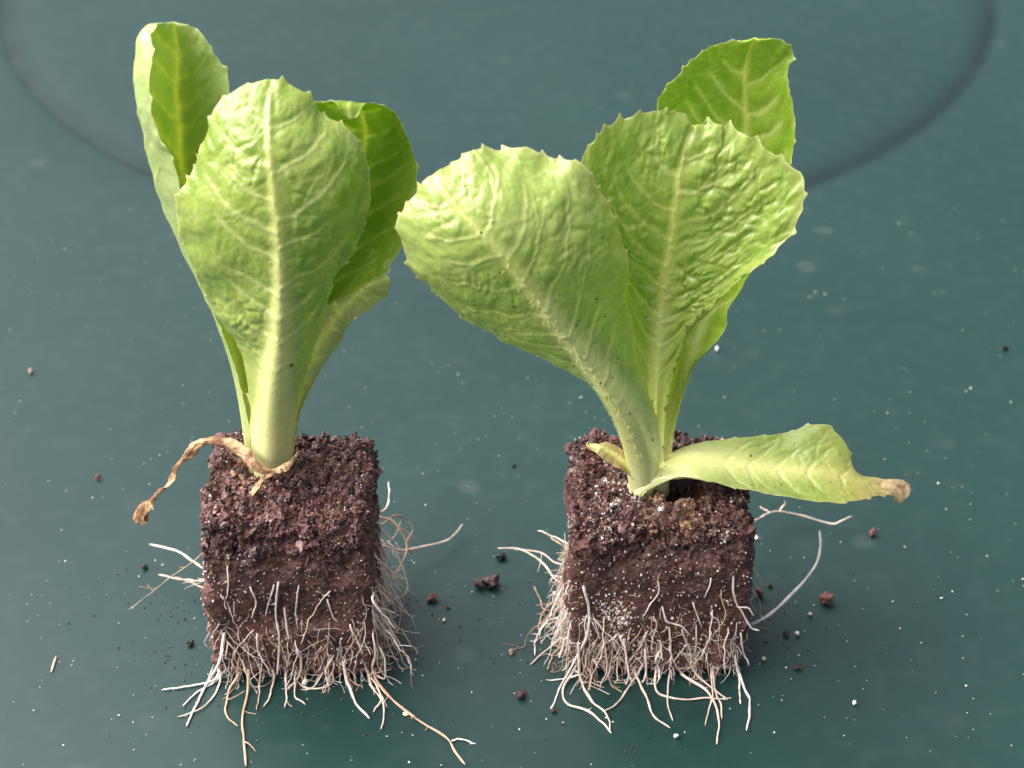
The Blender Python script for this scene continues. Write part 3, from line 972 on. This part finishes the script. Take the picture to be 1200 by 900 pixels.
# tall cupped leaf at the back left
build_leaf(left, stemL, [
    [(297, 545, .2), (287, 470, .25), (266, 400, .25), (238, 330, .25), (215, 235, .15), (203, 192, .2), (180, 145, .35), (174, 105, .5), (180, 60, .9), (176, 34, 1.4), (190, 28, 1.7)],
    [(292, 545, .3), (277, 450, .6), (258, 385, .8), (236, 335, .9), (198, 260, 1.1), (182, 213, 1.1), (163, 130, 1.2), (158, 90, 1.3), (160, 65, 1.4), (168, 32, 1.6), (196, 27, 1.75)],
    [(300, 545, .5), (292, 450, 1.1), (270, 350, 1.6), (240, 270, 2.1), (214, 200, 2.4), (210, 150, 2.5), (206, 110, 2.5), (207, 85, 2.4), (208, 62, 2.2), (206, 42, 2.0), (204, 27, 1.8)],
    [(306, 545, .5), (300, 450, 1.0), (285, 350, 1.4), (262, 260, 1.8), (245, 200, 2.0), (240, 150, 2.1), (238, 110, 2.1), (237, 85, 2.0), (233, 65, 1.9), (225, 45, 1.85), (212, 28, 1.8)],
    [(312, 545, .4), (310, 450, .7), (300, 350, .9), (285, 260, 1.1), (276, 200, 1.2), (273, 150, 1.3), (268, 105, 1.4), (262, 80, 1.5), (247, 56, 1.6), (238, 42, 1.7), (220, 29, 1.8)],
], 21, abax=False, green=np.array([0.52, 0.62, 0.24]), deep=np.array([0.42, 0.55, 0.17]), relief=0.05, base_thick=0.2, wave=0.03, vein_gain=0.8)
# right back leaf, its top rolled forward
build_leaf(left, stemL, [
    [(325, 540, .3), (335, 450, .7), (355, 350, 1.0), (362, 250, 1.1), (364, 170, 1.0), (366, 128, .9), (377, 120, .75), (390, 119, .6), (398, 130, .45)],
    [(330, 540, .4), (345, 450, 1.0), (370, 360, 1.6), (402, 270, 2.1), (420, 200, 2.2), (428, 160, 2.0), (424, 134, 1.6), (414, 120, 1.1), (408, 123, .65), (410, 140, .45)],
    [(338, 535, .3), (350, 470, .7), (370, 390, 1.0), (385, 357, 1.0), (410, 346, 1.0), (440, 325, 1.1), (464, 302, 1.2), (474, 278, 1.3), (488, 215, 1.5), (486, 180, 1.6), (474, 155, 1.6), (456, 129, 1.5), (440, 124, 1.25), (426, 124, .85), (420, 138, .5)],
], 22, abax=False, green=np.array([0.36, 0.50, 0.05]), deep=np.array([0.25, 0.42, 0.025]), relief=0.06, base_thick=0.2, wave=0.04, vein_gain=0.7)
# old yellowing leaf low on the right
tag(build_leaf(left, stemL, [
    [(322, 540, .5), (332, 470, 1.0), (346, 400, 1.4), (370, 345, 1.9), (405, 318, 2.3), (440, 316, 2.5)],
    [(331, 540, .4), (343, 482, .9), (360, 430, 1.3), (388, 378, 1.8), (422, 342, 2.2), (453, 323, 2.5)],
    [(340, 540, .4), (352, 480, .8), (373, 440, 1.2), (398, 402, 1.6), (412, 378, 1.8), (435, 360, 2.1), (455, 343, 2.3), (459, 330, 2.45)],
], 23, ns=160, nw=90, abax=True, green=np.array([0.46, 0.51, 0.20]), deep=np.array([0.37, 0.45, 0.15]), pale_len=0.6, yellow_edge=0.8, relief=0.03, base_thick=0.1, rib_h=0.05, tooth=0.05, tooth_gap=0.36, wave=0.03), 'old pale leaf with a yellowed edge')
# big front leaf, its ribbed underside to the front
build_leaf(left, stemL, [
    [(297, 548, 0), (293, 500, 0), (291, 460, .05), (278, 405, .05), (249, 368, -.05), (236, 335, -.1), (219, 298, -.15), (207, 262, -.2), (211, 232, -.15), (226, 200, -.1), (238, 166, 0), (251, 134, .15), (268, 112, .25), (290, 101, .3), (312, 93, .35)],
    [(318, 551, 0), (320, 500, -.25), (323, 450, -.6), (327, 400, -.9), (329, 350, -1.15), (328, 300, -1.3), (325, 260, -1.3), (320, 220, -1.15), (316, 180, -.85), (315, 140, -.35), (318, 93, .35)],
    [(340, 545, 0), (345, 505, 0), (351, 473, .05), (360, 436, .05), (368, 404, 0), (380, 373, -.05), (395, 326, -.1), (418, 284, -.15), (433, 240, -.1), (432, 201, 0), (421, 170, .1), (400, 147, .2), (374, 130, .25), (356, 109, .3), (335, 97, .35), (324, 94, .35)],
], 24, ns=300, nw=210, abax=True, pale_len=0.50, rib_w=0.29, rib_h=0.20, blister=0.04, base_thick=0.5, relief=0.075, vein_ang=0.30, vein_curv=0.22, dirt=14)
build_ribbon('withered_leaf', left, stemL, [(345, 535, -.5, .06), (336, 546, -.75, .09), (320, 552, -.85, .11), (303, 548, -.75, .14), (288, 535, -.4, .15), (268, 523, -.15, .14), (248, 517, 0, .13), (234, 520, .05, .15), (219, 532, .1, .21), (208, 546, .1, .22), (199, 562, .1, .20), (187, 576, .1, .27), (174, 589, .1, .33), (165, 600, .1, .33), (158, 612, .1, .16)], 5, twist=1.1, curl=1.0)
build_ribbon('withered_leaf', left, stemL, [(350, 529, -.3, .05), (338, 545, -.75, .08), (320, 555, -.95, .10), (307, 562, -1.0, .11), (299, 572, -1.0, .10), (292, 580, -1.0, .09), (285, 578, -.9, .08), (287, 566, -.75, .08), (281, 556, -.6, .06)], 6, twist=0.8)

r1 = np.random.default_rng(101)
for pts, a, b, ci, tw in [
    ([(263, 745), (258, 772), (246, 795), (232, 822), (219, 851)], .055, .030, 1, 1),
    ([(292, 780), (289, 815), (284, 845), (287, 872), (289, 898)], .050, .038, 2, 2),
    ([(280, 790), (268, 810), (265, 838), (278, 850)], .045, .028, 2, 1),
    ([(255, 795), (230, 803), (210, 806), (190, 808)], .036, .022, 1, 0),
    ([(250, 800), (232, 810), (214, 828)], .036, .022, 1, 0),
    ([(256, 805), (240, 828), (222, 836), (208, 840)], .034, .018, 0, 1),
    ([(403, 778), (408, 802), (418, 825), (433, 842)], .050, .030, 1, 0),
    ([(440, 795), (455, 815), (478, 835), (500, 850), (523, 865), (533, 880), (545, 896)], .050, .036, 2, 5),
    ([(530, 868), (540, 866), (557, 872)], .024, .016, 1, 0),
    ([(437, 745), (440, 765), (436, 785), (450, 795), (452, 772), (444, 757)], .040, .026, 1, 0),
    ([(436, 795), (446, 812), (450, 835), (447, 855)], .034, .022, 0, 1),
    ([(436, 805), (446, 818), (438, 835)], .030, .020, 0, 0),
    ([(326, 686), (323, 720), (328, 748), (325, 790)], .046, .030, 1, 1),
    ([(334, 714), (338, 745), (352, 770), (350, 792), (337, 808)], .046, .026, 0, 1),
    ([(350, 690), (347, 715), (349, 737)], .036, .022, 1, 0),
    ([(320, 688), (315, 708), (311, 722)], .036, .022, 1, 0),
    ([(267, 665), (268, 685), (264, 703)], .032, .018, 1, 0),
    ([(294, 690), (300, 706), (295, 722)], .030, .018, 1, 1),
    ([(384, 705), (390, 722), (397, 730)], .030, .018, 1, 0),
    ([(411, 735), (420, 752), (426, 768)], .044, .028, 1, 0),
    ([(437, 705), (450, 720), (463, 737)], .040, .030, 1, 0),
    ([(390, 770), (376, 792), (366, 806), (352, 808)], .036, .020, 0, 0),
    ([(385, 775), (391, 795), (380, 806), (358, 806), (345, 798)], .036, .022, 0, 0),
    ([(305, 785), (304, 812), (300, 832)], .032, .020, 2, 0),
    ([(320, 800), (315, 818), (308, 828)], .030, .018, 0, 0),
    ([(335, 800), (336, 820), (334, 830)], .030, .018, 0, 1),
    ([(345, 815), (355, 822), (358, 826)], .028, .016, 0, 0),
]:
    add_root(plugL, stemL, px_path(plugL, pts), a, b, ROOT_C[ci], r1, tw)
# roots out of the two sides, lying back on the table
for pts, a, b, ci, tw in [
    ([(243, 668, 1.2), (225, 657, 1.0), (208, 646, .9), (175, 638, .8)], .045, .032, 0, 1),
    ([(243, 680, .7), (220, 680, .5), (205, 678, .45), (186, 674, .4)], .042, .026, 0, 2),
    ([(245, 690, .8), (225, 683, .6), (205, 675, .6)], .036, .020, 2, 2),
    ([(448, 640, 1.2), (470, 645, .7), (500, 640, .5), (525, 633, .35), (543, 614, .3)], .045, .030, 0, 1),
    ([(446, 600, 2.0), (455, 590, 2.0), (456, 565, 2.0)], .040, .026, 0, 0),
    ([(446, 606, 1.8), (462, 612, 1.7), (478, 640, 1.2), (466, 668, .8), (452, 680, .6)], .042, .030, 2, 1),
    ([(446, 632, 1.4), (460, 640, 1.3), (470, 662, .9), (478, 690, .4), (470, 700, .2)], .040, .026, 0, 1),
    ([(447, 660, 1.0), (462, 675, .7), (478, 680, .5)], .034, .022, 2, 1),
    ([(447, 690, .8), (462, 700, .4), (470, 718, .1), (466, 742, .05)], .036, .028, 3, 2),
    ([(446, 700, .8), (456, 722, .4), (466, 738, .1)], .034, .024, 1, 0),
    ([(447, 615, 1.5), (466, 604, 1.4), (484, 616, 1.0), (476, 640, .7), (488, 650, .5)], .036, .022, 3, 1),
    ([(447, 640, 1.1), (463, 628, 1.2), (470, 610, 1.2)], .032, .02, 2, 0),
]:
    add_root(plugL, stemL, px_path(plugL, pts), a, b, ROOT_C[ci], r1, tw)
random_roots(plugL, stemL, 100, r1, wl=.06, wr=.54)
fine_roots(plugL, stemL, 240, r1, .06, .4)

# ================================================================== right seedling
plugR = Plug(1.40, 5.78, -12.18, -8.75, 4.95, None, 8, (4.05, -10.75, 0.62, 0.75), (0.0, 0.10), (3.15, -11.4, 0.22))
stemR = np.array([3.11, -10.9, 4.72])
right = link('lettuce_seedling', None, None, None, stemR)
tag(right, 'spreading lettuce seedling with leaves fanned out and one leaf lying to the right', 'seedling', 'lettuce seedlings in peat plugs')
plugR.build(right, stemR, [(712, 565, .10, 40, .05), (716, 595, .12, 60, .05), (700, 620, .08, 30, .05), (730, 585, .2, 60, .04), (852, 627, .04, 34, .045), (774, 598, .015, 3, .09), (714, 715, .10, 110, .04), (730, 730, .08, 60, .045), (815, 760, .08, 50, .04), (760, 640, .5, 160, .03), (745, 770, .15, 60, .04), (850, 740, .2, 50, .035)], (3.9, -11.4, 1.2, 0.6))

# back leaf
build_leaf(right, stemR, [
    [(762, 560, .5), (778, 480, .9), (785, 420, 1.2), (786, 360, 1.6), (782, 300, 2.0), (778, 250, 2.4), (774, 200, 2.7), (772, 150, 2.9), (774, 118, 2.95), (785, 98, 3.0), (802, 78, 3.0), (822, 62, 3.0), (850, 53, 2.95), (868, 48, 2.9)],
    [(772, 560, .7), (786, 490, 1.2), (803, 440, 1.6), (822, 385, 2.1), (837, 340, 2.5), (852, 290, 2.9), (864, 240, 3.2), (871, 190, 3.35), (874, 150, 3.4), (872, 110, 3.35), (874, 75, 3.2), (884, 45, 2.9)],
    [(784, 558, .5), (788, 510, .8), (795, 480, .9), (806, 432, 1.1), (818, 418, 1.15), (830, 408, 1.2), (848, 385, 1.3), (850, 362, 1.4), (864, 343, 1.55), (876, 325, 1.7), (894, 290, 1.9), (915, 240, 2.2), (928, 187, 2.5), (932, 150, 2.6), (930, 120, 2.7), (923, 92, 2.8), (923, 78, 2.85), (930, 64, 2.9), (920, 50, 2.9), (902, 45, 2.9)],
], 31, abax=False, green=np.array([0.38, 0.53, 0.05]), deep=np.array([0.27, 0.46, 0.028]), relief=0.05, base_thick=0.22, wave=0.04, tooth=0.10, tooth_gap=0.33)
# middle leaf, glossy and puckered
build_leaf(right, stemR, [
    [(760, 560, .2), (755, 500, .35), (745, 440, .45), (735, 380, .5), (726, 320, .5), (712, 270, .5), (694, 230, .55), (681, 192, .65), (698, 162, .8), (720, 146, .95), (745, 135, 1.1), (772, 129, 1.2), (795, 132, 1.3), (807, 139, 1.35)],
    [(769, 560, .3), (769, 500, .55), (771, 440, .75), (775, 380, .85), (780, 330, .85), (787, 280, .8), (793, 230, .8), (801, 180, 1.0), (811, 146, 1.35)],
    [(779, 560, .2), (778, 505, .35), (782, 465, .4), (788, 440, .4), (795, 417, .35), (804, 396, .3), (816, 374, .2), (832, 360, .1), (845, 346, .05), (862, 332, 0), (880, 320, -.05), (903, 300, -.05), (918, 284, 0), (929, 268, .05), (939, 241, .2), (943, 222, .35), (941, 204, .5), (915, 184, .75), (895, 172, .9), (870, 158, 1.05), (850, 149, 1.2), (832, 144, 1.3), (817, 146, 1.35)],
], 32, ns=310, nw=220, abax=True, rib_w=0.27, rib_h=0.12, blister=0.095, relief=0.12, pale_len=0.45, vein_step=0.72, vein_ang=0.30, tooth=0.14, base_thick=0.35, vein_gain=0.75)
# big left leaf leaning out, hairy rib to the front
build_leaf(right, stemR, [
    [(745, 569, .05), (736, 527, 0), (723, 503, -.1), (706, 474, -.1), (690, 452, -.1), (668, 436, -.15), (640, 421, -.2), (610, 405, -.3), (570, 387, -.45), (540, 372, -.6), (510, 350, -.8), (487, 320, -.95), (475, 290, -1.0), (467, 260, -.95), (474, 240, -.9), (490, 218, -.8), (500, 208, -.75)],
    [(753, 571, 0), (750, 530, -.25), (733, 483, -.7), (700, 434, -1.05), (662, 388, -1.45), (627, 345, -1.75), (595, 305, -1.85), (565, 275, -1.75), (535, 243, -1.4), (507, 205, -.75)],
    [(764, 565, .05), (774, 536, 0), (772, 500, -.05), (758, 455, -.1), (748, 430, -.15), (742, 388, -.25), (735, 345, -.35), (732, 295, -.4), (722, 250, -.45), (700, 215, -.4), (678, 190, -.3), (645, 182, -.2), (612, 171, -.15), (580, 175, -.2), (560, 177, -.3), (530, 189, -.5), (513, 200, -.7)],
], 33, ns=320, nw=230, abax=True, green=np.array([0.47, 0.57, 0.15]), deep=np.array([0.36, 0.50, 0.085]), rib_w=0.32, rib_h=0.26, blister=0.034, base_thick=0.5, relief=0.055, pale_len=0.36, vein_ang=0.45, vein_curv=0.14,
    tooth=0.11, tooth_gap=0.36, yellow_edge=0.6, vein_gain=0.7, bristle=True, dirt=90)
# leaf lying out to the right with a scorched tip
tag(build_leaf(right, stemR, [
    [(752, 562, .2), (772, 541, .5), (800, 525, .8), (822, 518, .95), (850, 516, 1.0), (890, 510, 1.1), (925, 506, 1.2), (945, 499, 1.3), (965, 498, 1.3), (985, 512, 1.1), (997, 530, .8), (1005, 554, .45), (1035, 561, .3), (1056, 563, .3), (1065, 569, .25)],
    [(752, 570, -.15), (775, 553, 0), (810, 541, .15), (850, 543, .2), (900, 549, .2), (950, 552, .15), (985, 556, .1), (1008, 563, .05), (1030, 569, .05), (1050, 570, .1), (1067, 573, .15)],
    [(752, 576, -.25), (775, 566, -.25), (800, 560, -.35), (830, 563, -.5), (860, 570, -.65), (900, 578, -.8), (930, 582, -.85), (960, 587, -.85), (978, 590, -.8), (992, 588, -.7), (1010, 585, -.5), (1035, 580, -.25), (1048, 580, -.15), (1054, 590, -.2), (1064, 582, 0)],
], 34, ns=260, nw=120, abax=False, green=np.array([0.42, 0.50, 0.12]), deep=np.array([0.27, 0.42, 0.05]), pale_len=0.62, rib_w=0.46, rib_h=0.1, relief=0.035, base_thick=0.22, brown_tip=0.10, wave=0.03, tooth=0.08, tooth_gap=0.5, tooth_from=0.3, vein_gain=0.5, dirt=16, sink=20), 'lower leaf lying sideways with a yellow edge and scorched tip')
# shrivelled seed leaf on the left of the stem
tag(build_leaf(right, stemR, [
    [(741, 548, -.1), (733, 532, 0), (722, 522, .1), (708, 516, .1), (692, 519, .05), (688, 521, 0)],
    [(740, 553, -.2), (730, 541, -.15), (718, 531, -.1), (704, 524, -.1), (687, 521, 0)],
    [(738, 558, -.3), (728, 549, -.35), (715, 541, -.35), (703, 533, -.3), (690, 523, -.1)],
], 35, ns=70, nw=40, green=np.array([0.42, 0.33, 0.13]), deep=np.array([0.36, 0.25, 0.09]), pale_len=0.1, rib_h=0.02, rib_w=0.06, base_thick=0.03, relief=0.03, tooth=0.0, wave=0.05, yellow_edge=0.1, name='seed_leaf', mat=MAT_DRY, sink=4), 'yellow shrivelled seed leaf')

r2 = np.random.default_rng(202)
for pts, a, b, ci, tw in [
    ([(685, 690), (691, 715), (688, 745), (676, 770), (660, 800), (645, 832)], .048, .026, 1, 1),
    ([(678, 755), (680, 795), (692, 820), (712, 838), (714, 858)], .048, .030, 0, 2),
    ([(660, 808), (665, 825), (690, 833), (705, 846), (716, 860)], .044, .030, 0, 1),
    ([(745, 790), (757, 815), (767, 840), (786, 853)], .050, .026, 0, 0),
    ([(752, 780), (740, 800), (722, 825), (706, 834)], .040, .026, 0, 1),
    ([(785, 790), (782, 820), (788, 845)], .034, .020, 0, 0),
    ([(800, 790), (828, 810), (840, 830), (843, 850), (840, 872)], .050, .028, 0, 2),
    ([(835, 815), (830, 835), (826, 850)], .032, .018, 0, 0),
    ([(838, 810), (845, 825), (846, 842)], .030, .018, 0, 0),
    ([(872, 808), (879, 820), (878, 840), (875, 856)], .050, .030, 1, 0),
    ([(862, 770), (866, 795), (868, 825)], .038, .024, 1, 0),
    ([(868, 745), (872, 765), (878, 780)], .036, .024, 1, 1),
    ([(859, 677), (859, 695), (868, 715), (880, 735), (890, 738)], .034, .028, 1, 0),
    ([(865, 712), (877, 712), (884, 722)], .026, .02, 1, 0),
    ([(776, 713), (782, 728), (800, 735), (808, 745)], .030, .022, 1, 1),
    ([(812, 708), (818, 722), (822, 735)], .032, .020, 1, 0),
    ([(834, 720), (842, 728), (843, 738)], .034, .024, 1, 0),
    ([(771, 682), (772, 695), (762, 708), (755, 722)], .024, .016, 1, 0),
    ([(833, 680), (826, 700)], .024, .016, 1, 0),
    ([(774, 753), (777, 775)], .042, .030, 1, 0),
    ([(757, 745), (745, 765), (732, 782)], .030, .02, 1, 0),
    ([(756, 762), (757, 790), (752, 800)], .044, .03, 1, 0),
    ([(722, 745), (704, 760), (698, 775)], .028, .018, 1, 1),
    ([(785, 738), (787, 770), (800, 790), (812, 800)], .036, .024, 0, 2),
    ([(800, 740), (810, 765), (815, 790), (850, 818)], .036, .020, 0, 1),
    ([(726, 745), (731, 758), (734, 770)], .026, .018, 1, 0),
    ([(816, 735), (815, 760), (806, 775)], .028, .018, 0, 0),
    ([(770, 810), (800, 820), (830, 818), (853, 820)], .030, .018, 0, 0),
]:
    add_root(plugR, stemR, px_path(plugR, pts), a, b, ROOT_C[ci], r2, tw)
for pts, a, b, ci, tw in [
    ([(878, 732, .9), (905, 718, 1.3), (930, 694, 1.7), (945, 678, 1.9), (957, 660, 2.2), (962, 640, 2.5), (960, 621, 2.8)], .052, .045, 1, 1),
    ([(876, 614, 1.4), (900, 602, .8), (915, 600, .55), (945, 606, .3), (975, 614, .2), (985, 611, .35), (999, 604, .5)], .046, .030, 0, 0),
    ([(913, 600, .55), (917, 593, .6), (921, 590, .7), (919, 586, .8)], .028, .02, 0, 0),
    ([(903, 602, .6), (896, 597, .4), (891, 593, .3)], .024, .018, 0, 0),
    ([(672, 640, 1.6), (655, 632, 1.5), (640, 625, 1.4), (630, 622, 1.3)], .036, .024, 0, 1),
    ([(670, 688, .9), (652, 680, .9), (640, 665, .9), (625, 652, .9), (608, 643, .8), (583, 642, .7)], .040, .026, 0, 1),
    ([(668, 665, 1.0), (648, 658, 1.0), (635, 648, 1.0), (612, 644, .8)], .034, .022, 0, 2),
    ([(672, 655, 1.4), (660, 640, 1.5), (645, 630, 1.4)], .034, .022, 2, 1),
    ([(640, 715, .05), (632, 700, .1), (626, 686, .2)], .034, .022, 2, 0),
    ([(668, 720, .5), (648, 725, .2), (635, 735, .05), (628, 750, .05), (626, 768, .04)], .038, .024, 0, 2),
    ([(668, 735, .4), (652, 752, .1), (640, 762, .05), (622, 778, .04)], .038, .022, 0, 2),
    ([(668, 700, .8), (650, 705, .4), (638, 715, .1), (630, 738, .05)], .034, .024, 2, 2),
    ([(667, 752, .2), (650, 765, .05), (642, 785, .04)], .034, .022, 2, 1),
    ([(680, 790, .3), (662, 795, .05), (640, 797, .04)], .032, .018, 1, 0),
    ([(672, 600, 2.2), (664, 592, 2.2), (666, 575, 2.3)], .03, .02, 3, 0),
    ([(672, 645, 1.8), (664, 670, 1.5), (668, 700, 1.0), (660, 730, .5)], .036, .024, 0, 1),
    ([(670, 670, 1.2), (655, 690, .8), (658, 715, .5), (648, 740, .2)], .036, .024, 0, 2),
    ([(672, 625, 2.2), (662, 650, 1.8), (660, 680, 1.2), (652, 700, .8)], .034, .022, 2, 2),
    ([(671, 690, 1.0), (662, 712, .7), (664, 740, .4), (655, 770, .1)], .036, .026, 1, 1),
]:
    add_root(plugR, stemR, px_path(plugR, pts), a, b, ROOT_C[ci], r2, tw)
random_roots(plugR, stemR, 105, r2, wl=.54, wr=.05)
fine_roots(plugR, stemR, 280, r2, .42, .05)

# ================================================================== things lying on the table
r3 = np.random.default_rng(77)
CR = 'soil crumbs fallen on the table'
for px, py, size, tone, lab in [
    (561, 688, .16, 0, 'dark soil crumb between the plugs, left one of the touching pair'),
    (577, 687, .17, 0, 'dark soil crumb between the plugs, right one of the touching pair'),
    (968, 706, .20, 1, 'large reddish brown soil crumb right of the right plug'),
    (506, 704, .13, 1, 'brown soil crumb lying just right of the left plug'),
    (525, 713, .06, 1, 'small rusty crumb between the brown crumb and the dark pair'),
    (599, 766, .08, 2, 'small pinkish grain left of the right plug roots'),
    (611, 818, .10, 0, 'dark crumb below the pinkish grain at the right plug'),
    (649, 834, .10, 0, 'dark crumb under the front left roots of the right plug'),
    (587, 655, .10, 3, 'black crumb at the tip of the long left root of the right plug'),
    (602, 547, .07, 3, 'black speck of soil on the table between the stems'),
    (1022, 628, .11, 1, 'small soil crumb below the scorched leaf tip'),
    (935, 784, .10, 0, 'dark crumb at the lower right of the right plug'),
    (921, 745, .07, 0, 'dark crumb beside a white grain right of the right plug'),
    (889, 698, .14, 1, 'brown crumb at the base of the curved white root'),
    (902, 688, .06, 0, 'tiny dark crumb above the curved white root'),
    (115, 562, .07, 1, 'reddish speck on the table far left'),
    (1178, 410, .07, 3, 'black speck on the table near the right edge'),
    (36, 437, .07, 2, 'pale pinkish speck on the table near the left edge'),
    (223, 756, .09, 3, 'black crumb beside the front left roots of the left plug'),
    (170, 667, .07, 3, 'black speck left of the roots of the left plug'),
]:
    p = on_z(px, py, 0.0)
    tone_c = (np.array([.05, .026, .022]), np.array([.13, .045, .03]), np.array([.42, .26, .20]), np.array([.012, .010, .010]))[tone]
    a, f = crumb(r3, size, 0.5, 3)
    a = a * (1 + 0.18 * fbm(a / size * 2.6, int(px), 2))[:, None]
    a = a * np.array([1, 1, 0.8])
    a[:, 2] -= a[:, 2].min() - 0.004
    c = np.tile(tone_c, (len(a), 1)) * (1 + 0.6 * noise(a * 14, 5)[:, None])
    o = link('soil_crumb', np_mesh('soil_crumb', a, f, np.clip(c, .005, 1)), MAT_PEAT, None, p)
    tag(o, lab, 'crumb', CR)
for px, py, size, lab in [
    (840, 411, .07, 'white grain on the table right of the tall white leaf stalk'),
    (934, 745, .06, 'white grain beside a dark crumb right of the right plug'),
    (949, 722, .06, 'cream grain below the large reddish crumb'),
    (886, 632, .06, 'white grain just right of the upper right plug edge'),
    (1001, 826, .06, 'white grain at the lower right of the table'),
    (520, 728, .05, 'white grain right of the left plug below the brown crumb'),
    (476, 838, .06, 'yellowish grain beside the long root at the front'),
    (895, 774, .07, 'cream grains at the lower right foot of the right plug'),
    (792, 865, .06, 'white grain in front of the right plug'),
    (358, 802, .07, 'white grain under the roots of the left plug'),
]:
    p = on_z(px, py, 0.0)
    a, f = crumb(r3, size, 0.5, 2)
    a[:, 2] -= a[:, 2].min() - 0.004
    o = link('pale_grain', np_mesh('pale_grain', a, f, np.tile([.75, .70, .62] if 'white' in lab else [.6, .5, .3], (len(a), 1))), MAT_GRIT, None, p)
    tag(o, lab, 'grain', 'pale grains on the table')
# a bit of broken root
p = on_z(np.array([66, 63, 60]), np.array([769, 778, 788]), 0.03)
a, f = tube_arrays(np.vstack([p[0], (p[0] + p[1]) / 2, p[1], (p[1] + p[2]) / 2, p[2]]) - p[1], [.012, .03, .034, .03, .014], 8)
o = link('root_fragment', np_mesh('root_fragment', a, f, np.tile([.55, .42, .30], (len(a), 1))), MAT_ROOT, None, p[1])
tag(o, 'short pale bit of broken root lying on the table at lower left', 'root')
# dust: flakes and fine dirt nobody would count
for nm, lab, cnt, smin, smax, colr, rad in (('dust_flakes', 'tiny white dust flakes scattered over the table', 420, .010, .030, np.array([.72, .74, .72]), 1.0), ('dirt_grains', 'fine dark soil grains scattered around the plugs', 520, .010, .032, np.array([.045, .028, .022]), 0.3)):
    vv, ff, cc, off = [], [], [], 0
    for k in range(cnt):
        if nm == 'dust_flakes': px, py = r3.uniform(0, 1200), 900 * r3.random() ** 0.6
        else:
            cx_ = (340, 775)[r3.integers(2)]
            an = r3.uniform(0, 2 * math.pi); rr_ = 1 + abs(r3.normal(0, 0.45))
            px, py = cx_ + 118 * rr_ * math.cos(an), 745 + 75 * rr_ * math.sin(an)
        p = on_z(px, py, 0.0)
        if math.hypot(p[0] + 0.57, p[1] - 27.0) < 19.6: continue
        a, f = crumb(r3, r3.uniform(smin, smax), 0.6, 1)
        a *= np.array([1, 1, 0.6]); a[:, 2] -= a[:, 2].min() - 0.003
        vv.append(a + p); ff.append(f + off); off += len(a)
        cc.append(np.tile(colr * r3.uniform(0.4, 1.05), (len(a), 1)))
    o = link(nm, np_mesh(nm, np.vstack(vv), np.vstack(ff), np.vstack(cc), False), MAT_GRIT if nm == 'dust_flakes' else MAT_PEAT)
    tag(o, lab, 'dust' if nm == 'dust_flakes' else 'soil', kind='stuff')
